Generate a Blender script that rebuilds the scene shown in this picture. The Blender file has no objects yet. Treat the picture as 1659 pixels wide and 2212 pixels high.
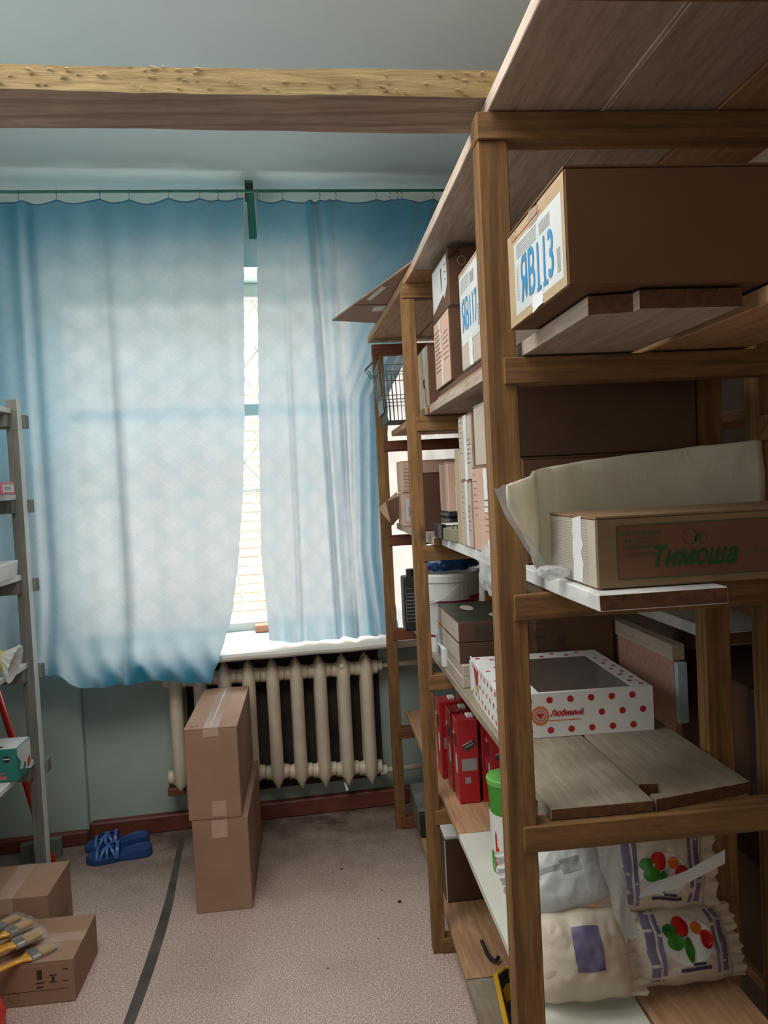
import bpy, bmesh, math, random
from mathutils import Vector, Matrix, noise
R = random.Random(7)
C = bpy.context.scene.collection
D = bpy.data
PI = math.pi

# ---------------------------------------------------------------- camera
cam_d = D.cameras.new('camera'); cam = D.objects.new('camera', cam_d); C.objects.link(cam)
cam_d.sensor_fit = 'HORIZONTAL'; cam_d.sensor_width = 36.0; cam_d.lens = 36.0 * 1700 / 1659
cam_d.clip_start = 0.05; cam_d.clip_end = 100
cam.matrix_world = Matrix(((0.99421473, 0.05296075, -0.09344641, 0),
                           (-0.0951121, 0.02985057, -0.99501891, 0),
                           (-0.04990752, 0.99815034, 0.03471508, 1.5),
                           (0, 0, 0, 1)))
bpy.context.scene.camera = cam
# ---------------------------------------------------------------- light and exposure
sc = bpy.context.scene
sc.view_settings.view_transform = 'Standard'; sc.view_settings.look = 'None'
sc.view_settings.exposure = 0.0; sc.view_settings.gamma = 1.0
sc.view_settings.use_curve_mapping = False
world = D.worlds.new('overcast_sky'); sc.world = world; world.use_nodes = True
bg = world.node_tree.nodes['Background']
bg.inputs['Color'].default_value = (0.93, 0.96, 1.0, 1); bg.inputs['Strength'].default_value = 11.0
TH = math.radians(4.0)
WM = Matrix.Translation((0, 3.64, 0)) @ Matrix.Rotation(TH, 4, 'Z')     # window wall frame: u along the wall, v outwards, z up
def lamp(name, kind, loc, aim, power, color, size=None, sizey=None):
    l = D.lights.new(name, kind); l.energy = power; l.color = color
    o = D.objects.new(name, l); C.objects.link(o); o.location = loc
    o.rotation_euler = (Vector(aim) - Vector(loc)).to_track_quat('-Z', 'Y').to_euler()
    if size:
        l.shape = 'RECTANGLE'; l.size = size; l.size_y = sizey or size
    return o
sun = lamp('sun', 'SUN', (0, -4, 9), (0.8, 6, 0), 8, (1.0, 0.93, 0.84)); sun.data.angle = 0.02
overhead_fill = lamp('overhead_fill_light', 'AREA', (-0.5, 1.30, 2.80), (-0.5, 1.31, 0), 46, (1.0, 0.97, 0.92), 1.6, 1.3)      # unseen fill over the aisle, added to brighten floor and box tops
rear_fill = lamp('rear_fill_light', 'AREA', (-0.7, -2.3, 1.6), (-0.3, 2.0, 1.6), 9, (1.0, 0.95, 0.88), 1.8, 1.6)  # unseen fill, not a window, added behind the camera
side_fill = lamp('side_fill_light', 'AREA', (-1.70, 1.2, 2.0), (0.2, 1.9, 1.2), 26, (0.95, 0.98, 1.0), 1.5, 1.2)  # fill added at the left wall, no window known there
portal = lamp('window_portal', 'AREA', (0, 0, 0), (0, 1, 0), 1, (1, 1, 1), 1.86, 1.74)
portal.data.cycles.is_portal = True
portal.matrix_world = WM @ Matrix.Translation((-0.24, 0.40, 1.66)) @ Matrix.Rotation(-PI / 2, 4, 'X')

# ---------------------------------------------------------------- materials
def hexc(r, g, b):
    f = lambda c: (c / 255 / 12.92) if c / 255 <= 0.04045 else ((c / 255 + 0.055) / 1.055) ** 2.4
    return (f(r), f(g), f(b), 1)
class NT:
    def __init__(s, name):
        s.m = D.materials.new(name); s.m.use_nodes = True; s.t = s.m.node_tree
        s.b = s.t.nodes['Principled BSDF']; s.out = s.t.nodes['Material Output']
    def n(s, typ, **kw):
        x = s.t.nodes.new(typ)
        for k, v in kw.items():
            if k in x.inputs.keys(): x.inputs[k].default_value = v
            else: setattr(x, k, v)
        return x
    def l(s, a, b): s.t.links.new(a, b)
    def coord(s, scale=(1, 1, 1), rnd=True):
        tc = s.n('ShaderNodeTexCoord'); mp = s.n('ShaderNodeMapping'); mp.inputs['Scale'].default_value = scale
        s.l(tc.outputs['Object'], mp.inputs['Vector'])
        if rnd:
            oi = s.n('ShaderNodeObjectInfo'); mu = s.n('ShaderNodeMath', operation='MULTIPLY'); mu.inputs[1].default_value = 7.3
            s.l(oi.outputs['Random'], mu.inputs[0]); s.l(mu.outputs[0], mp.inputs['Location'])
        return mp.outputs[0]
    def noise(s, vec, sc_, det=4, rough=0.55, dist=0.0):
        x = s.n('ShaderNodeTexNoise'); x.inputs['Scale'].default_value = sc_; x.inputs['Detail'].default_value = det
        x.inputs['Roughness'].default_value = rough; x.inputs['Distortion'].default_value = dist
        s.l(vec, x.inputs['Vector']); return x.outputs['Fac']
    def ramp(s, fac, stops):
        x = s.n('ShaderNodeValToRGB'); e = x.color_ramp.elements
        while len(e) < len(stops): e.new(0.5)
        for i, (p, c) in enumerate(stops): e[i].position = p; e[i].color = c
        s.l(fac, x.inputs['Fac']); return x.outputs['Color']
    def mix(s, fac, a, b, mode='MIX'):
        x = s.n('ShaderNodeMix', data_type='RGBA', blend_type=mode)
        for i, v in ((0, fac), (6, a), (7, b)):
            if hasattr(v, 'is_linked') or hasattr(v, 'links'): s.l(v, x.inputs[i])
            else: x.inputs[i].default_value = v
        return x.outputs[2]
    def bump(s, h, strength=0.3, dist=0.002):
        x = s.n('ShaderNodeBump'); x.inputs['Strength'].default_value = strength; x.inputs['Distance'].default_value = dist
        s.l(h, x.inputs['Height']); s.l(x.outputs['Normal'], s.b.inputs['Normal'])
def plain(name, col, rough=0.6, metal=0.0, alpha=None, var=0.06, bump=0.0, bs=60):
    m = NT(name); v = m.coord()
    f = m.noise(v, 9, 3)
    c2 = tuple(min(1, x * (1 - var * 2.2)) for x in col[:3]) + (1,)
    c1 = tuple(min(1, x * (1 + var)) for x in col[:3]) + (1,)
    m.l(m.ramp(f, [(0.3, c2), (0.7, c1)]), m.b.inputs['Base Color'])
    m.b.inputs['Roughness'].default_value = rough; m.b.inputs['Metallic'].default_value = metal
    if bump: m.bump(m.noise(v, bs, 4), bump)
    return m.m
def wood(name, light, dark, axis, rings=True, rough=0.75, knots=True, dirt=None, bump=0.35):
    m = NT(name)
    sc_ = {'X': (1.2, 14, 14), 'Y': (14, 1.2, 14), 'Z': (14, 14, 1.2)}[axis]
    v = m.coord(sc_); fine = m.noise(v, 6, 6, 0.65, 0.4)
    v2 = m.coord({'X': (0.9, 6, 6), 'Y': (6, 0.9, 6), 'Z': (6, 6, 0.9)}[axis])
    w = m.n('ShaderNodeTexWave', wave_type='RINGS', rings_direction=axis)
    w.inputs['Scale'].default_value = 2.1; w.inputs['Distortion'].default_value = 5.5; w.inputs['Detail'].default_value = 1.5
    w.inputs['Detail Scale'].default_value = 0.7
    m.l(v2, w.inputs['Vector'])
    base = m.ramp(fine, [(0.25, dark), (0.62, light)])
    mid = tuple(a * 0.62 for a in dark[:3]) + (1,)
    band = m.ramp(w.outputs['Fac'], [(0.0, (0, 0, 0, 1)), (0.72, (0, 0, 0, 1)), (0.93, (1, 1, 1, 1))])
    bm_ = m.n('ShaderNodeMath', operation='MULTIPLY'); m.l(band, bm_.inputs[0]); bm_.inputs[1].default_value = 0.42 if rings else 0.12
    col = m.mix(bm_.outputs[0], base, mid)
    if knots:
        vo = m.n('ShaderNodeTexVoronoi'); vo.inputs['Scale'].default_value = 2.3
        m.l(m.coord({'X': (1, 2.4, 2.4), 'Y': (2.4, 1, 2.4), 'Z': (2.4, 2.4, 1)}[axis]), vo.inputs['Vector'])
        k = m.ramp(vo.outputs['Distance'], [(0.05, (1, 1, 1, 1)), (0.10, (0, 0, 0, 1))])
        km = m.n('ShaderNodeMath', operation='MULTIPLY'); m.l(k, km.inputs[0]); km.inputs[1].default_value = 0.7
        col = m.mix(km.outputs[0], col, tuple(a * 0.35 for a in dark[:3]) + (1,))
    if dirt:
        dn = m.noise(m.coord(), 5, 6, 0.6)
        dr = m.ramp(dn, [(0.45, (0, 0, 0, 1)), (0.7, (1, 1, 1, 1))])
        dm = m.n('ShaderNodeMath', operation='MULTIPLY'); m.l(dr, dm.inputs[0]); dm.inputs[1].default_value = 0.6
        col = m.mix(dm.outputs[0], col, dirt)
    m.l(col, m.b.inputs['Base Color']); m.b.inputs['Roughness'].default_value = rough
    saw = m.n('ShaderNodeTexWave', wave_type='BANDS', bands_direction=axis); saw.inputs['Scale'].default_value = 42; saw.inputs['Distortion'].default_value = 2.5
    m.l(m.coord(), saw.inputs['Vector']); hm = m.n('ShaderNodeMath', operation='MULTIPLY_ADD'); m.l(saw.outputs['Fac'], hm.inputs[0]); hm.inputs[1].default_value = 0.10 if bump < 0.9 else 0.0; m.l(fine, hm.inputs[2])
    m.bump(hm.outputs[0], bump, 0.0018)
    return m.m
WL, WD = hexc(142, 104, 60), hexc(98, 64, 32)
M = {}
for ax in 'XYZ': M['wood' + ax] = wood('rough_pine_' + ax.lower(), WL, WD, ax)
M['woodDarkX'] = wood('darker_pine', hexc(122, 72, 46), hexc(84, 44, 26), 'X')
M['plankY'] = wood('plank_pine', hexc(190, 150, 112), hexc(150, 108, 76), 'Y', rings=False)
M['plankPale'] = wood('whitewashed_plank', hexc(160, 148, 130), hexc(128, 116, 98), 'Y', rings=False, dirt=hexc(104, 88, 66))
M['plankGrey'] = wood('grey_brown_plank', hexc(186, 168, 152), hexc(146, 126, 112), 'Y', rings=False)
M['plankWhite'] = plain('white_laminate', hexc(214, 216, 204), 0.35, var=0.03)
M['plankPaint'] = plain('chipped_white_board', hexc(214, 216, 212), 0.6, var=0.14, bump=0.3, bs=90)
M['endGrain'] = wood('dark_end_grain', hexc(112, 72, 42), hexc(70, 40, 22), 'Y', rings=False)
M['beamFace'] = wood('fresh_sawn_timber', hexc(166, 144, 98), hexc(126, 100, 60), 'X', rings=False, bump=1.0)
M['beamUnder'] = wood('weathered_timber', hexc(176, 152, 132), hexc(132, 108, 92), 'X', rings=True, dirt=hexc(120, 98, 78))
M['leftPaint'] = plain('old_white_paint', hexc(206, 214, 210), 0.5, var=0.05, bump=0.15)
M['leftWood'] = wood('grey_shelf_wood', hexc(120, 122, 114), hexc(92, 92, 86), 'Z', rings=False)  # grey also paints shade on the white rack's posts

def wallmat(name, c1, c2, sc_=2.2):
    m = NT(name); v = m.coord(rnd=False)
    a = m.noise(v, sc_, 5, 0.6); m.l(m.ramp(a, [(0.3, c2), (0.68, c1)]), m.b.inputs['Base Color'])
    m.b.inputs['Roughness'].default_value = 0.7; m.bump(m.noise(v, 26, 5), 0.25, 0.003); return m.m
M['wall'] = wallmat('pale_green_wall_paint', hexc(232, 242, 234), hexc(220, 230, 222))
M['wallLow'] = wallmat('lower_wall_paint', hexc(172, 188, 180), hexc(152, 168, 160))
M['ceiling'] = wallmat('blue_grey_ceiling_paint', hexc(226, 240, 242), hexc(218, 232, 235), 1.0)
M['rightwall'] = wallmat('dim_brown_wall', hexc(112, 90, 76), hexc(88, 70, 58))  # darkened so that less light bounces into the rack
m = NT('speckled_linoleum'); v = m.coord(rnd=False)
n1 = m.noise(v, 260, 2, 0.6); n2 = m.noise(v, 1.6, 5, 0.6); n3 = m.noise(v, 110, 3, 0.6)
c = m.ramp(n1, [(0.38, hexc(144, 118, 108)), (0.5, hexc(204, 182, 170)), (0.64, hexc(246, 232, 222))])
c = m.mix(m.ramp(n3, [(0.35, (0.5, 0.5, 0.5, 1)), (0.65, (0, 0, 0, 1))]), c, hexc(150, 122, 110))
c = m.mix(m.ramp(n2, [(0.52, (0, 0, 0, 1)), (0.8, (0.5, 0.5, 0.5, 1))]), c, hexc(122, 100, 88))
# grime along the window wall, deepened to paint in the shade there
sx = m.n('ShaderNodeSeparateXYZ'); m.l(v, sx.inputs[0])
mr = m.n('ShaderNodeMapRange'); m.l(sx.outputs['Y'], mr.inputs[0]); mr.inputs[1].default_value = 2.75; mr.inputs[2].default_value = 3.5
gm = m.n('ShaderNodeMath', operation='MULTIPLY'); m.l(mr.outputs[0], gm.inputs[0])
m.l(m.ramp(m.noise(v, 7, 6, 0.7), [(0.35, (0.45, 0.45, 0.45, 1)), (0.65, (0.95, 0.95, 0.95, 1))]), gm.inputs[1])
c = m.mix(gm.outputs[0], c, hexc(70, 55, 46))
m.l(c, m.b.inputs['Base Color']); m.b.inputs['Roughness'].default_value = 0.42; m.bump(n1, 0.12, 0.001)
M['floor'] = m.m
M['seam'] = plain('dark_seam_tape', hexc(92, 84, 80), 0.5, var=0.2)
M['grit'] = plain('dirt_crumb', hexc(50, 38, 30), 0.9)
M['red_base'] = plain('red_brown_paint', hexc(112, 58, 46), 0.5, var=0.15)
M['white_gloss'] = plain('white_gloss_paint', hexc(226, 226, 218), 0.35, var=0.03, bump=0.2, bs=30)
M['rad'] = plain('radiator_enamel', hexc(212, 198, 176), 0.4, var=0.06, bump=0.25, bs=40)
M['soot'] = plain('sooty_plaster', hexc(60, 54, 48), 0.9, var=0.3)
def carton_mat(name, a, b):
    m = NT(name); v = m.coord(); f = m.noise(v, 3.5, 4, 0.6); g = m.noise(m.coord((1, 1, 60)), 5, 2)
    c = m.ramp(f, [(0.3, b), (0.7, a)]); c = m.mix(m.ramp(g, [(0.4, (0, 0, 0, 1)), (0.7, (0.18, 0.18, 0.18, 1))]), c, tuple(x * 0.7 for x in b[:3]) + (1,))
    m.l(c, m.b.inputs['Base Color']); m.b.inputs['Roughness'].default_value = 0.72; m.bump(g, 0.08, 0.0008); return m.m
M['carton'] = carton_mat('kraft_cardboard', hexc(164, 130, 108), hexc(148, 114, 92))
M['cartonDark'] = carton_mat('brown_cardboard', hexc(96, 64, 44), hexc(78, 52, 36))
def stained(name, a, b):
    m = NT(name); f = m.noise(m.coord(), 3.5, 4, 0.6); st = m.noise(m.coord((9, 9, 3.5), False), 1.6, 5, 0.65)
    c = m.mix(m.ramp(st, [(0.60, (0, 0, 0, 1)), (0.72, (0.7, 0.7, 0.7, 1))]), m.ramp(f, [(0.3, b), (0.7, a)]), hexc(58, 62, 24))
    m.l(c, m.b.inputs['Base Color']); m.b.inputs['Roughness'].default_value = 0.8; return m.m
M['cartonGrey'] = carton_mat('grey_cardboard', hexc(196, 184, 168), hexc(178, 164, 148))
M['cartonTan'] = carton_mat('tan_cardboard', hexc(190, 166, 132), hexc(164, 138, 104))
M['cartonPanel'] = carton_mat('rosy_panel', hexc(122, 80, 56), hexc(106, 68, 46))
M['cartonMid'] = carton_mat('mid_brown_cardboard', hexc(148, 120, 88), hexc(128, 102, 72))
M['cartonPink'] = carton_mat('pinkish_cardboard', hexc(214, 178, 158), hexc(196, 158, 138))
M['cartonGreen'] = stained('stained_cardboard', hexc(112, 76, 46), hexc(94, 62, 36))
M['white'] = plain('white_paper', hexc(226, 226, 222), 0.5, var=0.03)
M['label'] = plain('white_label', hexc(206, 209, 208), 0.45, var=0.04)
M['blueprint'] = plain('blue_print', hexc(64, 142, 190), 0.5, var=0.08)
M['greyprint'] = plain('grey_print', hexc(150, 150, 148), 0.6)
M['darkprint'] = plain('dark_print', hexc(62, 50, 42), 0.6)
M['redprint'] = plain('red_print', hexc(186, 36, 44), 0.5)
M['greenprint'] = plain('green_print', hexc(20, 92, 52), 0.5)
M['greenstain'] = plain('green_stain', hexc(92, 112, 60), 0.8)
M['brownprint'] = plain('brown_print', hexc(122, 84, 58), 0.7)
M['tape'] = plain('white_tape', hexc(226, 228, 230), 0.25, var=0.05)
M['tapeClear'] = plain('clear_tape', hexc(184, 156, 138), 0.15, var=0.04)
M['black'] = plain('black_plastic', hexc(30, 32, 34), 0.4)
M['dark'] = plain('dark_card', hexc(44, 38, 34), 0.7)
M['redpack'] = plain('red_carton', hexc(172, 32, 40), 0.3, var=0.05)
M['redbag'] = plain('red_plastic', hexc(214, 60, 60), 0.35, var=0.12)
M['redplastic'] = plain('red_handle', hexc(196, 30, 24), 0.35)
M['greenlid'] = plain('green_lid', hexc(110, 190, 90), 0.35)
M['greenplastic'] = plain('green_plastic', hexc(72, 150, 50), 0.4)
M['whiteplastic'] = plain('white_plastic', hexc(228, 228, 222), 0.35, var=0.02)
M['yellow'] = plain('yellow_plastic', hexc(222, 170, 40), 0.4, var=0.06)
M['orange'] = plain('orange_cap', hexc(228, 150, 66), 0.45)
M['yellowhandle'] = plain('yellow_handle', hexc(226, 168, 62), 0.3, var=0.05)
M['bristle'] = wood('tan_bristle', hexc(196, 160, 108), hexc(140, 104, 62), 'X', rings=False, knots=False)
M['steel'] = plain('tin_ferrule', hexc(200, 200, 200), 0.25, 1.0)
M['wire'] = plain('grey_wire', hexc(120, 124, 120), 0.4, 0.6)
M['green_metal'] = plain('dark_green_paint', hexc(24, 104, 88), 0.4)
M['rusty'] = plain('dark_bracket_paint', hexc(44, 40, 32), 0.6)
M['slipper'] = plain('blue_rubber', hexc(34, 70, 128), 0.45, var=0.08)
M['slipperLight'] = plain('light_blue_rubber', hexc(58, 104, 168), 0.4, var=0.06)
M['bluebag'] = plain('blue_polythene', hexc(34, 78, 132), 0.25, var=0.3)
M['navy'] = plain('navy_plastic', hexc(34, 52, 96), 0.35, var=0.15)
M['pinkbox'] = plain('pink_card', hexc(206, 96, 122), 0.5, var=0.1)
M['tealbox'] = plain('teal_card', hexc(34, 120, 112), 0.5, var=0.08)
M['yellowwrap'] = plain('yellow_wrap', hexc(206, 190, 70), 0.35, var=0.15)
M['mauve'] = plain('mauve_print', hexc(124, 112, 146), 0.5, var=0.15)
M['purple'] = plain('dark_purple_print', hexc(62, 46, 92), 0.5)
M['vegRed'] = plain('tomato_red_print', hexc(206, 36, 28), 0.4)
M['vegGreen'] = plain('leaf_green_print', hexc(62, 142, 48), 0.4, var=0.2)
M['vegOrange'] = plain('orange_print', hexc(222, 110, 44), 0.4)
M['eggtray'] = plain('grey_pulp', hexc(128, 124, 104), 0.9, var=0.1, bump=0.3)
M['maroon'] = plain('maroon_print', hexc(128, 22, 62), 0.5)
M['ply'] = wood('plywood', hexc(186, 142, 122), hexc(160, 118, 98), 'X', rings=False, knots=False)
def film(name, col, trans, rough=0.25):
    m = NT(name); v = m.coord()
    m.b.inputs['Base Color'].default_value = col; m.b.inputs['Roughness'].default_value = rough
    m.bump(m.noise(v, 26, 4, 0.6, 1.2), 0.5, 0.006)
    tb = m.n('ShaderNodeBsdfTransparent'); tl = m.n('ShaderNodeBsdfTranslucent'); tl.inputs['Color'].default_value = col
    a = m.n('ShaderNodeMixShader'); a.inputs[0].default_value = 0.35; m.l(m.b.outputs[0], a.inputs[1]); m.l(tl.outputs[0], a.inputs[2])
    b = m.n('ShaderNodeMixShader'); b.inputs[0].default_value = trans; m.l(a.outputs[0], b.inputs[1]); m.l(tb.outputs[0], b.inputs[2])
    m.l(b.outputs[0], m.out.inputs['Surface']); return m.m
M['film'] = film('milky_polythene', hexc(250, 246, 228), 0.04)
M['clearfilm'] = film('clear_polythene', hexc(220, 224, 224), 0.5)
M['sleeve'] = film('clear_wrapper', hexc(230, 232, 232), 0.82, 0.12)
M['bagfilm'] = film('food_bag_plastic', hexc(238, 226, 208), 0.0, 0.32)
M['bagwhite'] = film('white_bag_plastic', hexc(224, 226, 226), 0.0, 0.3)
m = NT('window_glass'); tb = m.n('ShaderNodeBsdfTransparent'); gl = m.n('ShaderNodeBsdfGlossy'); gl.inputs['Roughness'].default_value = 0.02
mx = m.n('ShaderNodeMixShader'); mx.inputs[0].default_value = 0.06; m.l(tb.outputs[0], mx.inputs[1]); m.l(gl.outputs[0], mx.inputs[2]); m.l(mx.outputs[0], m.out.inputs['Surface'])
M['glass'] = m.m
def curtain_mat(name, col, open_, pattern=True, back=None):
    m = NT(name); tc = m.n('ShaderNodeTexCoord'); sp = m.n('ShaderNodeSeparateXYZ'); m.l(tc.outputs['UV'], sp.inputs[0])
    def mt(op, a, b=None):
        x = m.n('ShaderNodeMath', operation=op)
        for i, q in enumerate((a, b)):
            if q is None: continue
            if isinstance(q, (int, float)): x.inputs[i].default_value = q
            else: m.l(q, x.inputs[i])
        return x.outputs[0]
    a = mt('ADD', mt('DIVIDE', sp.outputs[0], 0.205), mt('DIVIDE', sp.outputs[1], 0.145))
    b = mt('SUBTRACT', mt('DIVIDE', sp.outputs[0], 0.205), mt('DIVIDE', sp.outputs[1], 0.145))
    fa, fb = mt('FRACT', a), mt('FRACT', b)
    ina = mt('LESS_THAN', mt('ABSOLUTE', mt('SUBTRACT', fa, 0.5)), 0.35)
    inb = mt('LESS_THAN', mt('ABSOLUTE', mt('SUBTRACT', fb, 0.5)), 0.35)
    cell = mt('MULTIPLY', ina, inb)
    la = mt('LESS_THAN', mt('ABSOLUTE', mt('SUBTRACT', fa, 0.5)), 0.018); lb = mt('LESS_THAN', mt('ABSOLUTE', mt('SUBTRACT', fb, 0.5)), 0.018)
    n_ = m.n('ShaderNodeTexNoise'); n_.inputs['Scale'].default_value = 160; n_.inputs['Detail'].default_value = 2; m.l(tc.outputs['UV'], n_.inputs['Vector'])
    lace = mt('MULTIPLY', cell, mt('GREATER_THAN', n_.outputs['Fac'], 0.5))
    pat = mt('MAXIMUM', lace, mt('MULTIPLY', mt('MAXIMUM', la, lb), 0.7))
    big = m.n('ShaderNodeTexNoise'); big.inputs['Scale'].default_value = 3.0; m.l(tc.outputs['UV'], big.inputs['Vector'])
    tr = m.n('ShaderNodeBsdfTransparent'); tl = m.n('ShaderNodeBsdfTranslucent'); df = m.n('ShaderNodeBsdfDiffuse')
    tl.inputs['Color'].default_value = col; df.inputs['Color'].default_value = back or col
    s1 = m.n('ShaderNodeMixShader'); m.l(mt('SUBTRACT', 0.67, mt('MULTIPLY', pat, 0.035)), s1.inputs[0]); m.l(tl.outputs[0], s1.inputs[1]); m.l(df.outputs[0], s1.inputs[2])
    s2 = m.n('ShaderNodeMixShader'); m.l(s1.outputs[0], s2.inputs[1]); m.l(tr.outputs[0], s2.inputs[2])
    f = mt('ADD', open_, mt('MULTIPLY', pat, open_ * 0.45)) if pattern else mt('ADD', open_, 0.0)
    rf = m.n('ShaderNodeBsdfRefraction'); rf.inputs['IOR'].default_value = 1.12; rf.inputs['Roughness'].default_value = 0.55
    rf.inputs['Color'].default_value = (0.96, 0.97, 1, 1)
    s0 = m.n('ShaderNodeMixShader'); m.l(mt('MULTIPLY', f, 0.45), s0.inputs[0]); m.l(s1.outputs[0], s0.inputs[1]); m.l(rf.outputs[0], s0.inputs[2])
    m.l(s0.outputs[0], s2.inputs[1]); m.l(mt('MULTIPLY', f, 0.10), s2.inputs[0]); m.l(s2.outputs[0], m.out.inputs['Surface'])
    bp = m.n('ShaderNodeBump'); bp.inputs['Strength'].default_value = 0.25; bp.inputs['Distance'].default_value = 0.002; m.l(pat, bp.inputs['Height'])
    m.l(bp.outputs[0], df.inputs['Normal']); return m.m
M['curtain'] = curtain_mat('blue_jacquard_curtain', hexc(190, 205, 212), 0.06, back=hexc(24, 132, 164))
M['hem'] = plain('dark_blue_hem', hexc(66, 116, 146), 0.8)
M['sheer'] = curtain_mat('white_sheer', hexc(226, 228, 232), 0.12)

# ---------------------------------------------------------------- builders
def tag(o, label=None, cat=None, group=None, kind=None):
    if label: o['label'] = label
    if cat: o['category'] = cat
    if group: o['group'] = group
    if kind: o['kind'] = kind
    return o
def thing(name, label, cat, loc=(0, 0, 0), rz=0.0, group=None, rot=None):
    o = D.objects.new(name, None); C.objects.link(o); o.empty_display_size = 0.05
    o.location = loc; o.rotation_euler = rot or (0, 0, rz); return tag(o, label, cat, group)
def wthing(name, label, cat, group=None):
    o = thing(name, label, cat, group=group); o.matrix_world = WM; return o
def link(name, me, mat, parent=None, loc=None):
    o = D.objects.new(name, me); C.objects.link(o)
    if mat is not None:
        for mm in (mat if isinstance(mat, list) else [mat]):
            if len(me.materials) < len(mat if isinstance(mat, list) else [mat]): me.materials.append(M[mm] if isinstance(mm, str) else mm)
    if parent is not None: o.parent = parent
    if loc: o.location = loc
    return o
class MB:
    def __init__(s): s.v = []; s.f = []; s.mi = []; s.uv = None
    def add(s, vs, fs, mi=0):
        k = len(s.v); s.v += [tuple(p) for p in vs]
        for f in fs: s.f.append(tuple(i + k for i in f)); s.mi.append(mi)
        return s
    def box(s, x0, x1, y0, y1, z0, z1, mi=0):
        return s.add([(x0, y0, z0), (x1, y0, z0), (x1, y1, z0), (x0, y1, z0), (x0, y0, z1), (x1, y0, z1), (x1, y1, z1), (x0, y1, z1)],
                     [(0, 3, 2, 1), (4, 5, 6, 7), (0, 1, 5, 4), (1, 2, 6, 5), (2, 3, 7, 6), (3, 0, 4, 7)], mi)
    def bar(s, a, b, r=0.002, n=6, mi=0): return s.tube([a, b], r, n, mi)
    def tube(s, pts, r, n=8, mi=0, rs=None, cap=True):
        P = [Vector(p) for p in pts]; rings = []; k = len(s.v)
        up = None
        for i, p in enumerate(P):
            d = (P[min(i + 1, len(P) - 1)] - P[max(i - 1, 0)]).normalized()
            if up is None: up = Vector((0, 0, 1)) if abs(d.z) < 0.9 else Vector((1, 0, 0))
            a = d.cross(up).normalized(); b = a.cross(d).normalized(); up = b
            rr = rs[i] if rs else r
            for j in range(n):
                t = 2 * PI * j / n; s.v.append(tuple(p + a * math.cos(t) * rr + b * math.sin(t) * rr))
        for i in range(len(P) - 1):
            for j in range(n):
                s.f.append((k + i * n + j, k + i * n + (j + 1) % n, k + (i + 1) * n + (j + 1) % n, k + (i + 1) * n + j)); s.mi.append(mi)
        if cap:
            s.f.append(tuple(k + j for j in range(n))[::-1]); s.mi.append(mi)
            s.f.append(tuple(k + (len(P) - 1) * n + j for j in range(n))); s.mi.append(mi)
        return s
    def lathe(s, prof, n=24, c=(0, 0, 0), mi=0, sx=1, sy=1):
        k = len(s.v)
        for r, z in prof:
            for j in range(n):
                t = 2 * PI * j / n; s.v.append((c[0] + r * math.cos(t) * sx, c[1] + r * math.sin(t) * sy, c[2] + z))
        for i in range(len(prof) - 1):
            for j in range(n):
                s.f.append((k + i * n + j, k + i * n + (j + 1) % n, k + (i + 1) * n + (j + 1) % n, k + (i + 1) * n + j)); s.mi.append(mi)
        s.f.append(tuple(k + j for j in range(n))[::-1]); s.mi.append(mi)
        s.f.append(tuple(k + (len(prof) - 1) * n + j for j in range(n))); s.mi.append(mi)
        return s
    def poly(s, pts, h0, h1, mi=0):                                   # prism between z=h0 and z=h1
        n = len(pts); vs = [(x, y, h0) for x, y in pts] + [(x, y, h1) for x, y in pts]
        return s.add(vs, [tuple(range(n))[::-1], tuple(range(n, 2 * n))] + [(i, (i + 1) % n, n + (i + 1) % n, n + i) for i in range(n)], mi)
    def xf(s, m, k=0): s.v[k:] = [tuple(m @ Vector(p)) for p in s.v[k:]]; return s
    def build(s, name, mat, parent=None, bev=0.0, smooth=False, loc=None, seg=1):
        me = D.meshes.new(name); me.from_pydata(s.v, [], s.f)
        for p, i in zip(me.polygons, s.mi): p.material_index = i; p.use_smooth = smooth
        if bev:
            b = bmesh.new(); b.from_mesh(me)
            bmesh.ops.bevel(b, geom=[e for e in b.edges if e.calc_face_angle(0) > 0.6], offset=bev, segments=seg, profile=0.6, affect='EDGES')
            b.to_mesh(me); b.free()
        me.update(); return link(name, me, mat, parent, loc)
def box(name, x0, x1, y0, y1, z0, z1, mat, parent=None, bev=0.0):
    return MB().box(x0, x1, y0, y1, z0, z1).build(name, mat, parent, bev)
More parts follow.
